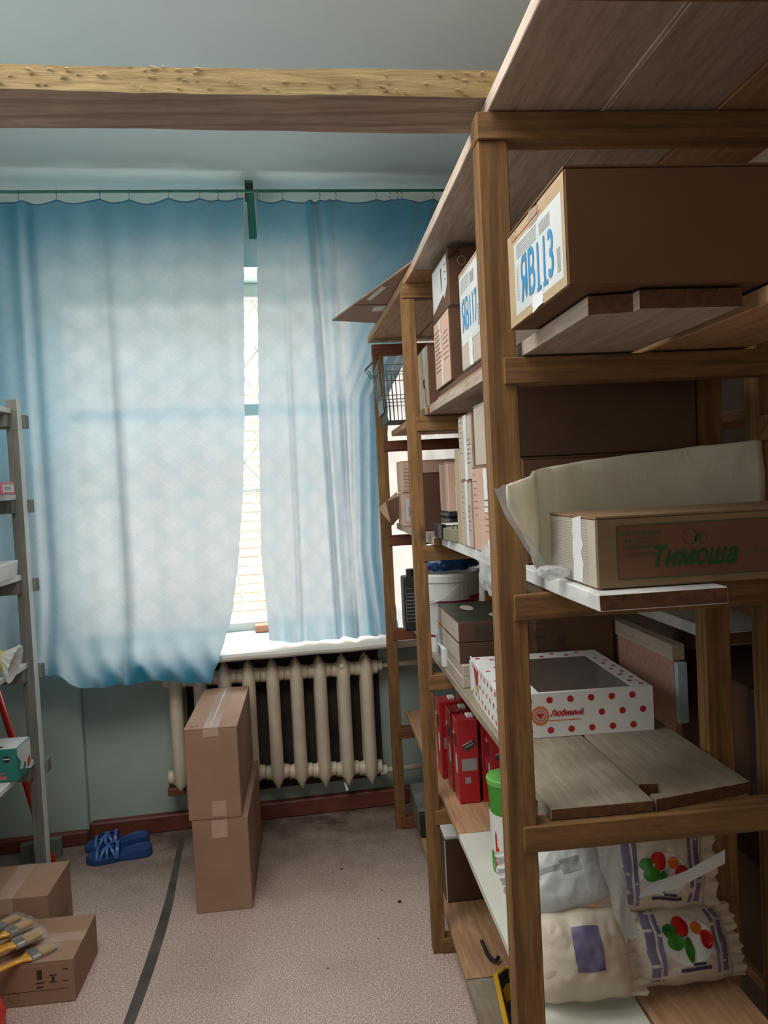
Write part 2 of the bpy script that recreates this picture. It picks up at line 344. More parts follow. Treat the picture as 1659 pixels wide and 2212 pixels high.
def plank(name, x0, x1, y0, y1, z0, z1, mat, parent=None, wob=0.0015, seed=0):   # long rough board with wavy edges, along its longest side
    L = [x1 - x0, y1 - y0, z1 - z0]; ax = L.index(max(L)); n = 9; mb = MB(); rr = random.Random(seed or int((x0 * 97 + y0 * 31 + z0 * 53) * 100))
    o = [i for i in range(3) if i != ax]; lo = (x0, y0, z0); hi = (x1, y1, z1); vs = []
    for i in range(n + 1):
        t = i / n
        for a, b in ((0, 0), (1, 0), (1, 1), (0, 1)):
            p = [0, 0, 0]; p[ax] = lo[ax] + t * L[ax]
            p[o[0]] = (hi if a else lo)[o[0]] - (1 if a else -1) * rr.random() * wob
            p[o[1]] = (hi if b else lo)[o[1]] - (1 if b else -1) * rr.random() * wob * 0.4
            vs.append(tuple(p))
    fs = [(0, 1, 2, 3)] + [tuple(n * 4 + j for j in (3, 2, 1, 0))]
    for i in range(n):
        for j in range(4): fs.append((i * 4 + j, (i + 1) * 4 + j, (i + 1) * 4 + (j + 1) % 4, i * 4 + (j + 1) % 4))
    mb.add(vs, fs); ob = mb.build(name, mat, parent)
    b = bmesh.new(); b.from_mesh(ob.data); bmesh.ops.recalc_face_normals(b, faces=b.faces)
    bmesh.ops.bevel(b, geom=[e for e in b.edges if e.calc_face_angle(0) > 0.9], offset=0.0015, segments=1, affect='EDGES')
    b.to_mesh(ob.data); b.free(); endgrain(ob) if (ax == 1 and name == 'shelf_board' and mat != 'leftPaint') else None
    return ob
def endgrain(ob):
    ob.data.materials.append(M['endGrain'])
    for p in ob.data.polygons:
        if abs(p.normal.y) > 0.9: p.material_index = 1
FONT_CACHE = {}
def text_mesh(body, size, shear=0.0, bold=0.0):
    c = D.curves.new('lettering', 'FONT'); c.body = body; c.size = 1.0; c.shear = shear; c.offset = bold
    c.align_x = 'CENTER'; c.align_y = 'CENTER'; c.resolution_u = 3; c.extrude = 0.0
    o = D.objects.new('lettering', c); C.objects.link(o)
    dg = bpy.context.evaluated_depsgraph_get(); me = D.meshes.new_from_object(o.evaluated_get(dg)); me.name = 'lettering'
    D.objects.remove(o); D.curves.remove(c); me.materials.clear(); me.transform(Matrix.Diagonal((size, size, size, 1))); return me
def frame(origin, right, up):
    r = Vector(right).normalized(); u = Vector(up).normalized(); n = r.cross(u)
    return Matrix((( r.x, u.x, n.x, origin[0]), (r.y, u.y, n.y, origin[1]), (r.z, u.z, n.z, origin[2]), (0, 0, 0, 1)))
def write(body, size, fr, mat, parent, name='lettering', width=None, shear=0, bold=0.0, off=0.0012):
    me = text_mesh(body, size, shear, 0.0)
    w = max(v.co.x for v in me.vertices) - min(v.co.x for v in me.vertices); k = width / w if width else 1
    me.transform(Matrix.Translation((0, 0, off)) @ Matrix.Diagonal((k, 1, 1, 1)))
    vs = [tuple(v.co) for v in me.vertices]; mb = MB()                # loose facets at hair-fine steps, so that strokes which cross do not fight
    for q, (dx, dy) in enumerate(((-bold, 0), (bold, 0), (0, bold), (0, -bold)) if bold else ((0, 0),)):
        for i_, p in enumerate(me.polygons): mb.add([(vs[k_][0] + dx, vs[k_][1] + dy, vs[k_][2] + 0.00008 * q + 0.000012 * (i_ % 7)) for k_ in p.vertices], [tuple(range(len(p.vertices)))])
    me = D.meshes.new('lettering'); me.from_pydata(mb.v, [], mb.f)
    me.transform(fr)
    return link(name, me, mat, parent)
def decal(name, fr, rects, mat, parent, off=0.0006, polys=(), discs=()):
    mb = MB()
    for (a, b, c, d) in rects: mb.add([(a, c, off), (b, c, off), (b, d, off), (a, d, off)], [(0, 1, 2, 3)])
    for P in polys: mb.add([(x, y, off) for x, y in P], [tuple(range(len(P)))])
    for (x, y, r) in discs: mb.add([(x + r * math.cos(2 * PI * i / 14), y + r * math.sin(2 * PI * i / 14), off) for i in range(14)], [tuple(range(14))])
    o = mb.xf(fr).build(name, mat, parent)
    if len(rects) + len(polys) + len(discs) > 3: o['kind'] = 'stuff'
    return o
def ring2d(x, y, r, w, n=20, ry=None):
    ry = ry or r; out = []
    for i in range(n):
        a, b = 2 * PI * i / n, 2 * PI * (i + 1) / n
        out.append([(x + r * math.cos(a), y + ry * math.sin(a)), (x + r * math.cos(b), y + ry * math.sin(b)),
                    (x + (r - w) * math.cos(b), y + (ry - w) * math.sin(b)), (x + (r - w) * math.cos(a), y + (ry - w) * math.sin(a))])
    return out
def crumple(name, mat, parent, c, s, seed=1, amp=0.12, freq=9, sub=4, flat=0.0, power=0.7):
    b = bmesh.new(); bmesh.ops.create_icosphere(b, subdivisions=sub, radius=1)
    for v in b.verts:
        p = v.co.copy()
        q = Vector([math.copysign(abs(a) ** power, a) for a in p])
        n_ = noise.noise(p * freq * 0.35 + Vector((seed, 0, 0))) * 1.3 + noise.noise(p * freq + Vector((0, seed, 0))) * 0.7
        q *= 1 + amp * n_
        z = q.z
        if flat and z < -flat: z = -flat
        v.co = Vector((c[0] + q.x * s[0], c[1] + q.y * s[1], c[2] + z * s[2]))
    me = D.meshes.new(name); b.to_mesh(me); b.free()
    for p in me.polygons: p.use_smooth = (p.index % 3 != 0)
    return link(name, me, mat, parent)
# face frames of a carton in its local coordinates (origin at the centre of its base)
def fL(w, d, h): return frame((-w / 2, 0, h / 2), (0, -1, 0), (0, 0, 1))     # face towards the aisle (-x)
def fN(w, d, h): return frame((0, -d / 2, h / 2), (1, 0, 0), (0, 0, 1))      # face towards the room's near end (-y)
def fT(w, d, h): return frame((0, 0, h), (1, 0, 0), (0, 1, 0))
def fR(w, d, h): return frame((w / 2, 0, h / 2), (0, 1, 0), (0, 0, 1))
def carton(label, x0, x1, y0, y1, z0, z1, mat='carton', rz=0.0, seam='Y', tape=None, tapew=0.045, name='cardboard_box', group=None, cat='box', flaps=True, down=0.05, tside='L'):
    w, d, h = x1 - x0, y1 - y0, z1 - z0
    t = thing(name, label, cat, ((x0 + x1) / 2, (y0 + y1) / 2, z0), rz, group)
    ft = 0.003 if flaps else 0
    b = MB().box(-w / 2, w / 2, -d / 2, d / 2, 0, h - ft).build('carton_body', mat, t, 0.0025)
    if flaps:
        g = 0.0015
        for s in (-1, 1):
            if seam == 'Y': q = MB().box(*(sorted((s * g, s * w / 2))), -d / 2, d / 2, h - ft, h)
            else: q = MB().box(-w / 2, w / 2, *(sorted((s * g, s * d / 2))), h - ft, h)
            q.build('flap', mat, t)
    if tape:
        q = MB(); e = 0.0007
        if seam == 'Y':
            q.box(-tapew / 2, tapew / 2, -d / 2 - e, d / 2 + e, h, h + e); q.box(-tapew / 2, tapew / 2, -d / 2 - e, -d / 2, h - down, h + e)
        else:
            q.box(-w / 2 - e, w / 2 + e, -tapew / 2, tapew / 2, h, h + e); q.box(-w / 2 - e, -w / 2, -tapew / 2, tapew / 2, h - down, h + e)
        q.build('tape', tape, t)
    return t, w, d, h
def torn_tape(parent, fr, w, h, y0, mat='tape', seed=0, name='tape'):        # vertical strip of tape on a face, from y0 upwards, ragged lower end
    rr = random.Random(seed); n = 10; L = [(-w / 2 + rr.uniform(-1, 1) * w * 0.08, y0 + h * i / n) for i in range(n + 1)]
    Rr = [(w / 2 + rr.uniform(-1, 1) * w * 0.1, y0 + h * i / n + (rr.uniform(-0.006, 0.006) if i in (0, n) else 0)) for i in range(n + 1)]
    mb = MB()
    for i in range(n): mb.add([(*L[i], 0.0008), (*Rr[i], 0.0008), (*Rr[i + 1], 0.0008), (*L[i + 1], 0.0008)], [(0, 1, 2, 3)])
    return mb.xf(fr).build(name, mat, parent)
def size_b(w): return 0.0016 if w > 0.15 else 0.0006
def sticker(parent, fr, w, h, body, mat='blueprint', tsize=None, lines=True, twidth=None, ty=-0.12):
    parent = decal('label', fr, [(-w / 2, w / 2, -h / 2, h / 2)], 'label', parent, 0.0005)
    if lines:
        r = [(-w * 0.44, w * 0.02, h * (0.44 - i * 0.035), h * (0.455 - i * 0.035)) for i in range(6)]
        r += [(-w * 0.46, -w * 0.40, h * (-0.3 + i * 0.04), h * (-0.29 + i * 0.04)) for i in range(12)]
        r += [(w * (0.08 + i * 0.022), w * (0.092 + i * 0.022), h * 0.26, h * 0.42) for i in range(10)]
        r += [(w * 0.40, w * 0.46, h * (-0.4 + i * 0.05), h * (-0.36 + i * 0.05)) for i in range(6)]
        decal('fine_print', fr, r, 'greyprint', parent, 0.00075)
    write(body, tsize or h * 0.75, fr @ Matrix.Translation((0, h * ty, 0)), mat, parent, width=twidth or w * 0.78, bold=size_b(w), off=0.0009)

# ================================================================ the room
def struct(o): o['kind'] = 'structure'; return o
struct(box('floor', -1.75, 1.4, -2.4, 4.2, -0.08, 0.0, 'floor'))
struct(box('ceiling', -1.75, 1.4, -2.4, 4.2, 2.87, 2.95, 'ceiling'))
struct(box('wall_left', -1.83, -1.75, -2.4, 4.2, 0, 2.87, 'wallLow'))
struct(box('wall_right', 1.4, 1.48, -2.4, 4.2, 0, 2.87, 'rightwall'))
struct(box('wall_back', -1.75, 1.4, -2.48, -2.4, 0, 2.87, 'rightwall'))
UL, UR, ZB, ZT = -1.17, 0.69, 0.79, 2.51
w = MB()
w.box(-2.2, UL, 0, 0.42, ZB, 2.87); w.box(UR, 2.2, 0, 0.42, ZB, 2.87); w.box(UL, UR, 0, 0.42, ZT, 2.87)
w = struct(w.build('wall_front', 'wall')); w.matrix_world = WM
w = struct(box('wall_front_below_sill', -2.2, 2.2, 0.0, 0.42, 0, ZB, 'wallLow')); w.matrix_world = WM
w = struct(MB().box(-2.2, -1.045, -0.05, 0, 0, 0.79).build('trim_1', 'wallLow', None, 0.006)); w.matrix_world = WM      # pier left of the niche
# lumpy plaster edge where the ceiling meets the window wall
mb = MB(); pr_ = []
for i in range(41):
    u = -2.0 + i * 0.1; z = 2.862 if u < -0.42 else 2.866; pr_.append((u, z - 0.004 * math.sin(i * 1.7)))
vs = []
for u, z in pr_: vs += [(u, 0.0, 2.875), (u, -0.035, 2.875), (u, -0.008, z), (u, 0.0, z - 0.006)]
fs = [(i * 4 + j, (i + 1) * 4 + j, (i + 1) * 4 + (j + 1) % 4, i * 4 + (j + 1) % 4) for i in range(40) for j in range(4)]
w = struct(mb.add(vs, fs).build('trim_2', 'ceiling')); w.matrix_world = WM
# baseboards (red-brown)
w = struct(MB().box(-1.04, 2.2, -0.045, 0.0, 0, 0.075).build('baseboard_front', 'red_base', None, 0.006)); w.matrix_world = WM
w = struct(MB().box(-2.2, -1.04, -0.085, -0.05, 0, 0.06).build('baseboard_left', 'red_base', None, 0.006)); w.matrix_world = WM
# dark taped seam in the linoleum
mb = MB(); n = 26
for i in range(n):
    y0 = 1.2 + (3.46 - 1.2) * i / n; y1 = 1.2 + (3.46 - 1.2) * (i + 1) / n
    f = lambda y: (-0.605 - 0.030 * max(0, (y - 2.9)) + 0.018 * math.sin((y - 1.9) * 2.4), 0.012 + 0.006 * math.sin(y * 3.1) + 0.006 * max(0, y - 2.6))
    (a, wa), (b_, wb) = f(y0), f(y1)
    mb.add([(a - wa, y0, 0.0015), (a + wa, y0, 0.0015), (b_ + wb, y1, 0.0015), (b_ - wb, y1, 0.0015)], [(0, 1, 2, 3)])
struct(mb.build('trim_3', 'seam'))

# ---- window: frame, transom, panes
win = wthing('window_1', None, None); win['kind'] = 'structure'
FV0, FV1 = 0.27, 0.33
MB().box(UL, UL + 0.06, FV0, FV1, ZB, ZT).build('frame', 'white_gloss', win, 0.004)
MB().box(UR - 0.06, UR, FV0, FV1, ZB, ZT).build('frame', 'white_gloss', win, 0.004)
MB().box(UL + .06, UR - .06, FV0, FV1, ZB, ZB + 0.07).build('frame', 'white_gloss', win, 0.004)
MB().box(UL + .06, UR - .06, FV0, FV1, ZT - 0.07, ZT).build('frame', 'white_gloss', win, 0.004)
MB().box(UL + .06, UR - .06, FV0 - 0.01, FV1 + .01, 1.865, 1.925).build('transom', 'white_gloss', win, 0.004)
for (z0, z1) in ((ZB + .07, 1.865), (1.925, ZT - .07)):
    MB().box(UL + .06, UR - .06, 0.298, 0.302, z0, z1).build('pane', 'glass', win)
# window board with a rounded nosing
mb = MB(); prof = [(-0.2, 0.772), (-0.212, 0.781), (-0.216, 0.793), (-0.212, 0.805), (-0.2, 0.812), (-0.16, 0.814), (0.27, 0.818), (0.27, 0.792), (-0.16, 0.79), (-0.17, 0.772)]
vs = []; N = 24
for i in range(N + 1):
    u = -0.95 + (1.3 + 0.95) * i / N; e = 0.0015 * math.sin(i * 2.1)
    vs += [(u, v_, z_ + e) for v_, z_ in prof]
k = len(prof); fs = [(i * k + j, i * k + (j + 1) % k, (i + 1) * k + (j + 1) % k, (i + 1) * k + j) for i in range(N) for j in range(k)] + [tuple(range(k))[::-1], tuple(N * k + j for j in range(k))]
MB().add(vs, fs).build('window_sill', 'white_gloss', win)
MB().box(-0.28, -0.21, 0.19, 0.262, 0.818, 0.852).build('sill_brick', plain('terracotta_chip', hexc(206, 140, 110), 0.9), win, 0.004)
# grille outside the glass
gr = wthing('window_grille', 'white metal lattice grille outside the window, crossed diagonals above and upright bars below', 'grille')
gv = 0.40
def flatbar(name, a, b_, r=0.006): return MB().bar((a[0], gv, a[1]), (b_[0], gv, b_[1]), r, 6).build(name, 'white_gloss', gr)
for z in (0.84, 1.503, 2.46): flatbar('rail', (UL, z), (UR, z), 0.012)
for z in (0.969, 1.124, 1.294): flatbar('rail', (UL, z), (UR, z), 0.004)
stp = 0.19
for i in range(-6, 12):
    u0 = UL + i * stp
    for s in (1, -1):
        a = [u0, 1.503] if s == 1 else [u0, 2.46]; b_ = [u0 + 0.957 * 0.85, 2.46] if s == 1 else [u0 + 0.957 * 0.85, 1.503]
        if b_[0] <= UL or a[0] >= UR: continue
        sl = (b_[1] - a[1]) / (b_[0] - a[0])
        if a[0] < UL: a = [UL, a[1] + sl * (UL - a[0])]
        if b_[0] > UR: b_ = [UR, b_[1] + sl * (UR - b_[0])]
        flatbar('diagonal_bar', a, b_)
for i in range(10):
    u = UL + 0.07 + i * 0.19; z1 = 1.49
    MB().tube([(u - 0.03 + 0.05 * t * t, gv - 0.0, 0.84 + (z1 - 0.84) * (1 - t)) for t in [j / 6 for j in range(7)]], 0.007, 6).build('upright_bar', 'white_gloss', gr)
# ---- brick house across the yard
bh = wthing('brick_building', 'pale sunlit brick house across the yard, seen between the curtains', 'building')
mo = wallmat('mortar', hexc(200, 176, 156), hexc(180, 156, 136), 3)
MB().box(-7, 7, 3.52, 3.8, -1.5, 3.6).build('wall', mo, bh)
bm_ = plain('pale_brick', hexc(196, 140, 112), 0.85, var=0.12, bump=0.3)
me = MB().box(-0.12, 0.12, 0, 0.03, 0, 0.068).build('brick', bm_, bh).data; D.objects.remove(D.objects['brick'])
cnt = 0
for r_ in range(30):
    z = 0.12 + r_ * 0.08
    for c_ in range(9):
        u = -1.35 + c_ * 0.25 + (0.125 if r_ % 2 else 0)
        o = link('brick', me, None, bh, (u, 3.498 + R.random() * 0.006, z)); cnt += 1
MB().box(-7, 7, 3.44, 3.52, 2.56, 2.70).build('band_course', mo, bh, 0.005)
MB().box(-7, 7, 3.30, 3.52, 3.15, 3.30).build('eaves', 'white_gloss', bh, 0.005)
g = struct(box('ground_outside', -8, 8, 4.35, 12, -1.6, -1.5, 'wallLow'))

# ---- curtain rail, bracket, hooks
rail = wthing('curtain_rail', 'thin dark green curtain rail along the top of the window wall', 'curtain rail')
MB().tube([(-1.7, -0.16, 2.768), (-0.195, -0.16, 2.79), (1.25, -0.16, 2.812)], 0.0065, 8).build('rod', 'green_metal', rail)
MB().box(-0.216, -0.184, -0.165, 0.0, 2.800, 2.835).build('bracket_head', 'rusty', rail, 0.002)
MB().add([(-0.212, -0.172, 2.83), (-0.182, -0.172, 2.83), (-0.182, -0.158, 2.83), (-0.212, -0.158, 2.83),
          (-0.208, -0.012, 2.635), (-0.172, -0.012, 2.635), (-0.172, -0.001, 2.635), (-0.208, -0.001, 2.635)],
         [(0, 1, 2, 3), (4, 7, 6, 5), (0, 4, 5, 1), (1, 5, 6, 2), (2, 6, 7, 3), (3, 7, 4, 0)]).build('bracket_strut', 'green_metal', rail)
def rz_(u): return 2.768 + (u + 1.7) * 0.0149
hookL = [-1.42, -1.28, -1.138, -0.989, -0.817, -0.699, -0.538, -0.41, -0.333, -0.253]
hookR = [-0.166, -0.059, 0.102, 0.173, 0.352, 0.417, 0.448, 0.467, 0.61, 0.70, 0.79, 0.86]

# ---- curtains
def curtain(name, label, mat, top, bot, eL, eR, vf, hooks, nu=110, nz=70, hem=True, ring=True, sag=0.024, scal=False):
    t = wthing(name, label, 'curtain', None)
    vs, fs, uv = [], [], []
    for j in range(nz + 1):
        tt = j / nz
        for i in range(nu + 1):
            s = i / nu
            zt = top(eL(2.7) + (eR(2.7) - eL(2.7)) * s); 
            ub = eL(0.8) + (eR(0.8) - eL(0.8)) * s
            z = zt * (1 - tt) + bot(ub) * tt
            u = eL(z) + (eR(z) - eL(z)) * s
            if scal and i == nu: u += 0.004 * abs(math.sin(z * 42))
            if scal and i == 0: u -= 0.004 * abs(math.sin(z * 42))
            vs.append((u, vf(u, z, s, tt), z)); uv.append((eL(2.7) + (eR(2.7) - eL(2.7)) * s * 1.12, z))
    for j in range(nz):
        for i in range(nu):
            a = j * (nu + 1) + i; fs.append((a, a + 1, a + nu + 2, a + nu + 1))
    me = D.meshes.new('cloth'); me.from_pydata(vs, [], fs)
    ul = me.uv_layers.new(name='UVMap')
    for lp in me.loops: ul.data[lp.index].uv = uv[lp.vertex_index]
    for p in me.polygons: p.use_smooth = True
    link('cloth', me, mat, t)
    if hem:
        P = [Vector(vs[i]) + Vector((0, -0.001, 0.0)) for i in range(nu + 1)]
        MB().tube(P, 0.0028, 6).build('top_hem', 'hem', t)
    if ring:
        for u in hooks:
            zr = rz_(u); mb = MB()
            mb.tube([(u, -0.16 + 0.010 * math.sin(a), zr - 0.001 + 0.010 * math.cos(a)) for a in [k_ * 2 * PI / 8 for k_ in range(7)]], 0.0012, 5)
            mb.tube([(u, -0.166, zr - 0.010), (u + 0.003, -0.168, zr - 0.022), (u, -0.166, zr - 0.036), (u - 0.003, -0.163, zr - 0.030)], 0.0012, 5)
            mb.build('hook', 'wire', t)
    return t
def sagtop(hooks, sag, drop=0.034):
    def f(u):
        h = sorted(hooks)
        if u <= h[0] or u >= h[-1]: return rz_(u) - drop
        for a, b_ in zip(h, h[1:]):
            if a <= u <= b_:
                x = (u - a) / (b_ - a); return rz_(u) - drop - sag * (b_ - a) / 0.16 * 4 * x * (1 - x) * 0.8
    return f
def lerp_tab(tab):
    tab = sorted(tab)
    def f(x):
        if x <= tab[0][0]: return tab[0][1]
        for (a, va), (b_, vb) in zip(tab, tab[1:]):
            if x <= b_: 
                k_ = (x - a) / (b_ - a); return va + (vb - va) * k_
        return tab[-1][1]
    return f
def gs(x, c, w_): return math.exp(-((x - c) / w_) ** 2)
eR1 = lerp_tab([(0.70, -0.478), (0.782, -0.442), (0.974, -0.373), (1.227, -0.331), (1.5, -0.298), (1.823, -0.274), (2.736, -0.228)])
hem1 = lerp_tab([(-1.6, 0.84), (-1.305, 0.84), (-1.235, 0.824), (-1.15, 0.80), (-1.09, 0.79), (-1.03, 0.745), (-0.97, 0.728), (-0.897, 0.72), (-0.823, 0.73), (-0.74, 0.722), (-0.673, 0.735), (-0.58, 0.716), (-0.503, 0.707), (-0.44, 0.703)])
def vf1(u, z, s, tt):
    low = max(0.0, min(1.0, (1.15 - z) / 0.4))
    v = -0.16 - 0.005 * tt - 0.090 * low * low * (3 - 2 * low)
    v += 0.010 * math.sin(u * 17 + 0.6) * (0.35 + 0.65 * (1 - tt)) + 0.006 * math.sin(u * 41 + z * 0.8)
    v -= 0.017 * gs(u, -0.812, 0.012) * min(1, (2.75 - z) * 0.7)
    v += 0.018 * gs(u, -0.775, 0.03) * min(1, (2.75 - z) * 0.7)
    v -= 0.020 * gs(u, -1.115, 0.02) ; v += 0.02 * gs(u, -1.15, 0.03)
    v += 0.014 * low * math.sin(u * 60 + z * 20) * gs(z, 0.76, 0.12)
    v -= 0.01 * gs(u, -0.30 , 0.04) * math.sin(z * 5)
    return v
curtain('curtain', 'wide blue patterned curtain left of the gap, hanging below the sill with a gathered hem', 'curtain', sagtop(hookL, 0.02), hem1, lambda z: -1.58, eR1, vf1, hookL, 170, 90, scal=True)
eL2 = lerp_tab([(0.83, -0.215), (1.0, -0.222), (1.218, -0.232), (1.822, -0.209), (2.746, -0.168)])
eR2 = lerp_tab([(0.8, 0.335), (1.2, 0.30), (2.1, 0.325), (2.2, 0.60), (2.3, 0.86), (2.8, 0.90)])
eR2 = lerp_tab([(0.8, 0.36), (1.2, 0.33), (1.9, 0.36), (2.3, 0.60), (2.55, 0.84), (2.8, 0.88)])
hem2 = lerp_tab([(-0.22, 0.845), (-0.15, 0.826), (0.0, 0.822), (0.1, 0.826), (0.4, 0.824)])
def vf2(u, z, s, tt):
    v = -0.150 + 0.008 * math.sin(s * 26) * (1 - 0.3 * tt)
    v += 0.020 * math.sin(s * 75) * max(0, s - 0.55) * 2.0
    v -= 0.030 * gs(u, 0.060 + 0.03 * tt, 0.012) + 0.022 * gs(u, 0.145 + 0.02 * tt, 0.012)
    v += 0.020 * gs(u, 0.085 + 0.03 * tt, 0.016)
    v -= 0.018 * gs(u, -0.06 - 0.02 * tt, 0.012) * min(1, tt * 2)
    if tt > 0.9: v += 0.015 * math.sin(u * 70) * (tt - 0.9) * 10
    v -= 0.02 * gs(z, 2.50, 0.10) * gs(u, 0.12, 0.03)
    return max(-0.198, min(v, -0.105))
curtain('curtain', 'narrower blue patterned curtain right of the gap, its hem resting on the window sill', 'curtain', sagtop(hookR, 0.022), hem2, eL2, eR2, vf2, hookR, 170, 80, scal=True)
def vf3(u, z, s, tt): return -0.06 + 0.010 * math.sin(u * 30) + 0.006 * math.sin(u * 73)
curtain('sheer_curtain', 'white sheer curtain behind the far end of the wooden rack', 'sheer', sagtop(hookR, 0.01), lambda u: 0.82, lambda z: 0.22, lambda z: 0.88, vf3, hookR, 60, 20, hem=False, ring=False)

# ---- radiator
rad = wthing('radiator', 'cream cast iron column radiator under the window sill', 'radiator')
def section(parent, u):
    zt = 0.742 - (u + 0.424) * 0.02; zb = 0.185 - (u + 0.424) * 0.06
    t = MB()
    for vc in (-0.108, -0.05):
        n = 14; lv = [(zb - 0.012, 0.004), (zb + 0.012, 0.55), (zb + 0.04, 1.0), (zb + 0.1, 1.0), ((zb + zt) / 2, 0.97), (zt - 0.1, 1.0), (zt - 0.045, 1.0), (zt - 0.014, 0.6), (zt + 0.004, 0.05)]
        k = len(t.v)
        for z, sc_ in lv:
            for j in range(n):
                a = 2 * PI * j / n; ca, sa = math.cos(a), math.sin(a)
                rr = 0.030 * (1 + 0.10 * abs(sa) ** 8)
                yy = vc + (-1 if sa < 0 else 1) * abs(sa) * rr * (0.35 + 0.65 * sc_)
                t.v.append((u + ca * 0.0295 * sc_, yy, z))
        for i in range(len(lv) - 1):
            for j in range(n): t.f.append((k + i * n + j, k + i * n + (j + 1) % n, k + (i + 1) * n + (j + 1) % n, k + (i + 1) * n + j)); t.mi.append(0)
    for z in (zt - 0.062, zb + 0.058):
        for a in (-1, 1):
            pts = [(u + a * 0.052 * q, -0.08, z) for q in (0.0, 0.4, 0.7, 0.9, 1.0)]
            t.tube(pts, 0.03, 12, 0, rs=[0.040, 0.038, 0.033, 0.031, 0.033])
    o = t.build('section', 'rad', parent, smooth=True); return o
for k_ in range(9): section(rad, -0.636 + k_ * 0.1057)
for z, u0 in ((0.672, 0.255), (0.185, 0.255)):
    MB().tube([(u0, -0.08, z), (u0 + 0.03, -0.08, z)], 0.024, 12).build('end_nut', 'rad', rad, smooth=False)
    MB().tube([(u0 + 0.02, -0.08, z), (1.2, -0.08, z + 0.002)], 0.0125, 10).build('pipe', 'rad', rad, smooth=True)
MB().tube([(0.095, -0.146, 0.70), (0.095, -0.03, 0.70)], 0.009, 10).build('bolt', 'white', rad)
MB().tube([(0.09, -0.146, 0.14), (0.09, -0.01, 0.14)], 0.007, 10).build('bolt', 'white', rad)
MB().box(-0.69, -0.62, -0.13, -0.008, 0.19, 0.222).build('wall_bracket', 'red_base', rad, 0.003)
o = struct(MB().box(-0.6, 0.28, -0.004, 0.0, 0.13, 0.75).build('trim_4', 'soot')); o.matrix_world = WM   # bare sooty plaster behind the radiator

# ================================================================ wooden rack on the right
rack = thing('shelving_rack', 'tall home-made rack of rough pine posts and planks along the right side', 'shelving rack')
ZC = [0.048, 0.462, 0.893, 1.300, 1.706, 2.118]
frames = [(1.325, 1.37, 0.313, 0.366, 1.55, 0.80), (2.435, 2.48, 0.316, 0.358, 2.435, 0.76), (3.36, 3.405, 0.300, 0.346, 3.36, 0.74)]
for k_, (y0, y1, x0, x1, yb, xb) in enumerate(frames):
    plank('post', x0, x1, y0, y1, 0, 2.072, 'woodZ', rack)
    plank('post', xb, xb + 0.055, yb, yb + 0.045, 0, 2.072, 'woodZ', rack)
    for j, z in enumerate(ZC):
        z_ = z - (0.02 if (k_ == 2 and j not in (0,)) else 0)
        xs = x0 + (0.027 if (j < 5) else 0.0) + R.uniform(-0.002, 0.002)
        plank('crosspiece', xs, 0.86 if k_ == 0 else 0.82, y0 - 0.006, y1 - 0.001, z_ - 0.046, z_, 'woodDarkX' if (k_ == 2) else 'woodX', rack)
plank('crosspiece', 0.34, 0.93, 0.90, 0.945, 2.072, 2.118, 'woodX', rack)          # carries the front overhang of the top
def plank_run(z, spec, t=0.022):
    for (x0, x1, y0, y1, mat) in spec: plank('shelf_board', x0, x1, y0, y1, z, z + t, mat, rack, 0.002)
plank_run(0.048, [(0.375, 0.575, 2.19, 3.44, 'plankY'), (0.375, 0.575, 1.30, 2.185, 'plankPale'), (0.58, 0.785, 1.30, 3.44, 'plankY')])
plank_run(0.467, [(0.375, 0.575, 2.205, 3.44, 'plankY'), (0.375, 0.575, 1.32, 2.20, 'plankWhite'), (0.58, 0.785, 1.32, 3.44, 'plankY')])
# level three: two pale planks with a notch between them at the near end
plank_run(0.893, [(0.393, 0.583, 1.336, 2.46, 'plankPale'), (0.393, 0.57, 2.465, 3.44, 'plankGrey'), (0.575, 0.785, 2.465, 3.44, 'plankY')])
mb = MB().poly([(0.587, 1.336), (0.786, 1.375), (0.786, 2.46), (0.587, 2.46), (0.587, 1.408), (0.622, 1.404), (0.618, 1.362), (0.587, 1.36)], 0.8935, 0.915)
endgrain(mb.build('shelf_board', 'plankPale', rack))
plank_run(1.303, [(0.400, 0.596, 1.08, 2.40, 'plankPaint'), (0.60, 0.785, 1.30, 2.40, 'plankY'), (0.375, 0.575, 2.405, 3.44, 'plankGrey'), (0.58, 0.785, 2.405, 3.44, 'plankY')], 0.026)
mb = MB().poly([(0.377, 1.01), (0.434, 1.00), (0.435, 0.982), (0.575, 0.985), (0.578, 2.372), (0.377, 2.372)], 1.709, 1.733)
endgrain(mb.build('shelf_board', 'plankGrey', rack))
plank_run(1.709, [(0.60, 0.785, 0.97, 2.40, 'plankY'), (0.372, 0.57, 2.40, 3.44, 'plankY'), (0.575, 0.785, 2.40, 3.44, 'plankY')], 0.024)
plank_run(2.120, [(0.333, 0.534, -1.0, 2.30, 'plankGrey'), (0.539, 0.735, -1.0, 2.30, 'plankGrey'), (0.74, 0.93, -1.0, 2.30, 'plankY')], 0.026)  # boards run on unseen past the camera to shade the rack
for x in (0.36, 0.86): plank('post', x, x + 0.05, -0.95, -0.905, 0, 2.072, 'woodZ', rack)  # unseen posts added behind the camera under the shading boards
plank('crosspiece', 0.34, 0.93, -0.95, -0.90, 2.072, 2.118, 'woodX', rack)  # unseen, added with those posts
for (x0, x1) in ((0.333, 0.534), (0.539, 0.735)):
    o = plank('shelf_board', x0, x1, 2.303, 3.44, 2.118, 2.144, 'plankY', rack, 0.002)
    o.data.transform(Matrix.Translation((0, 0, 0))); 
    for v_ in o.data.vertices: v_.co.x -= 0.040 * (v_.co.y - 2.3)
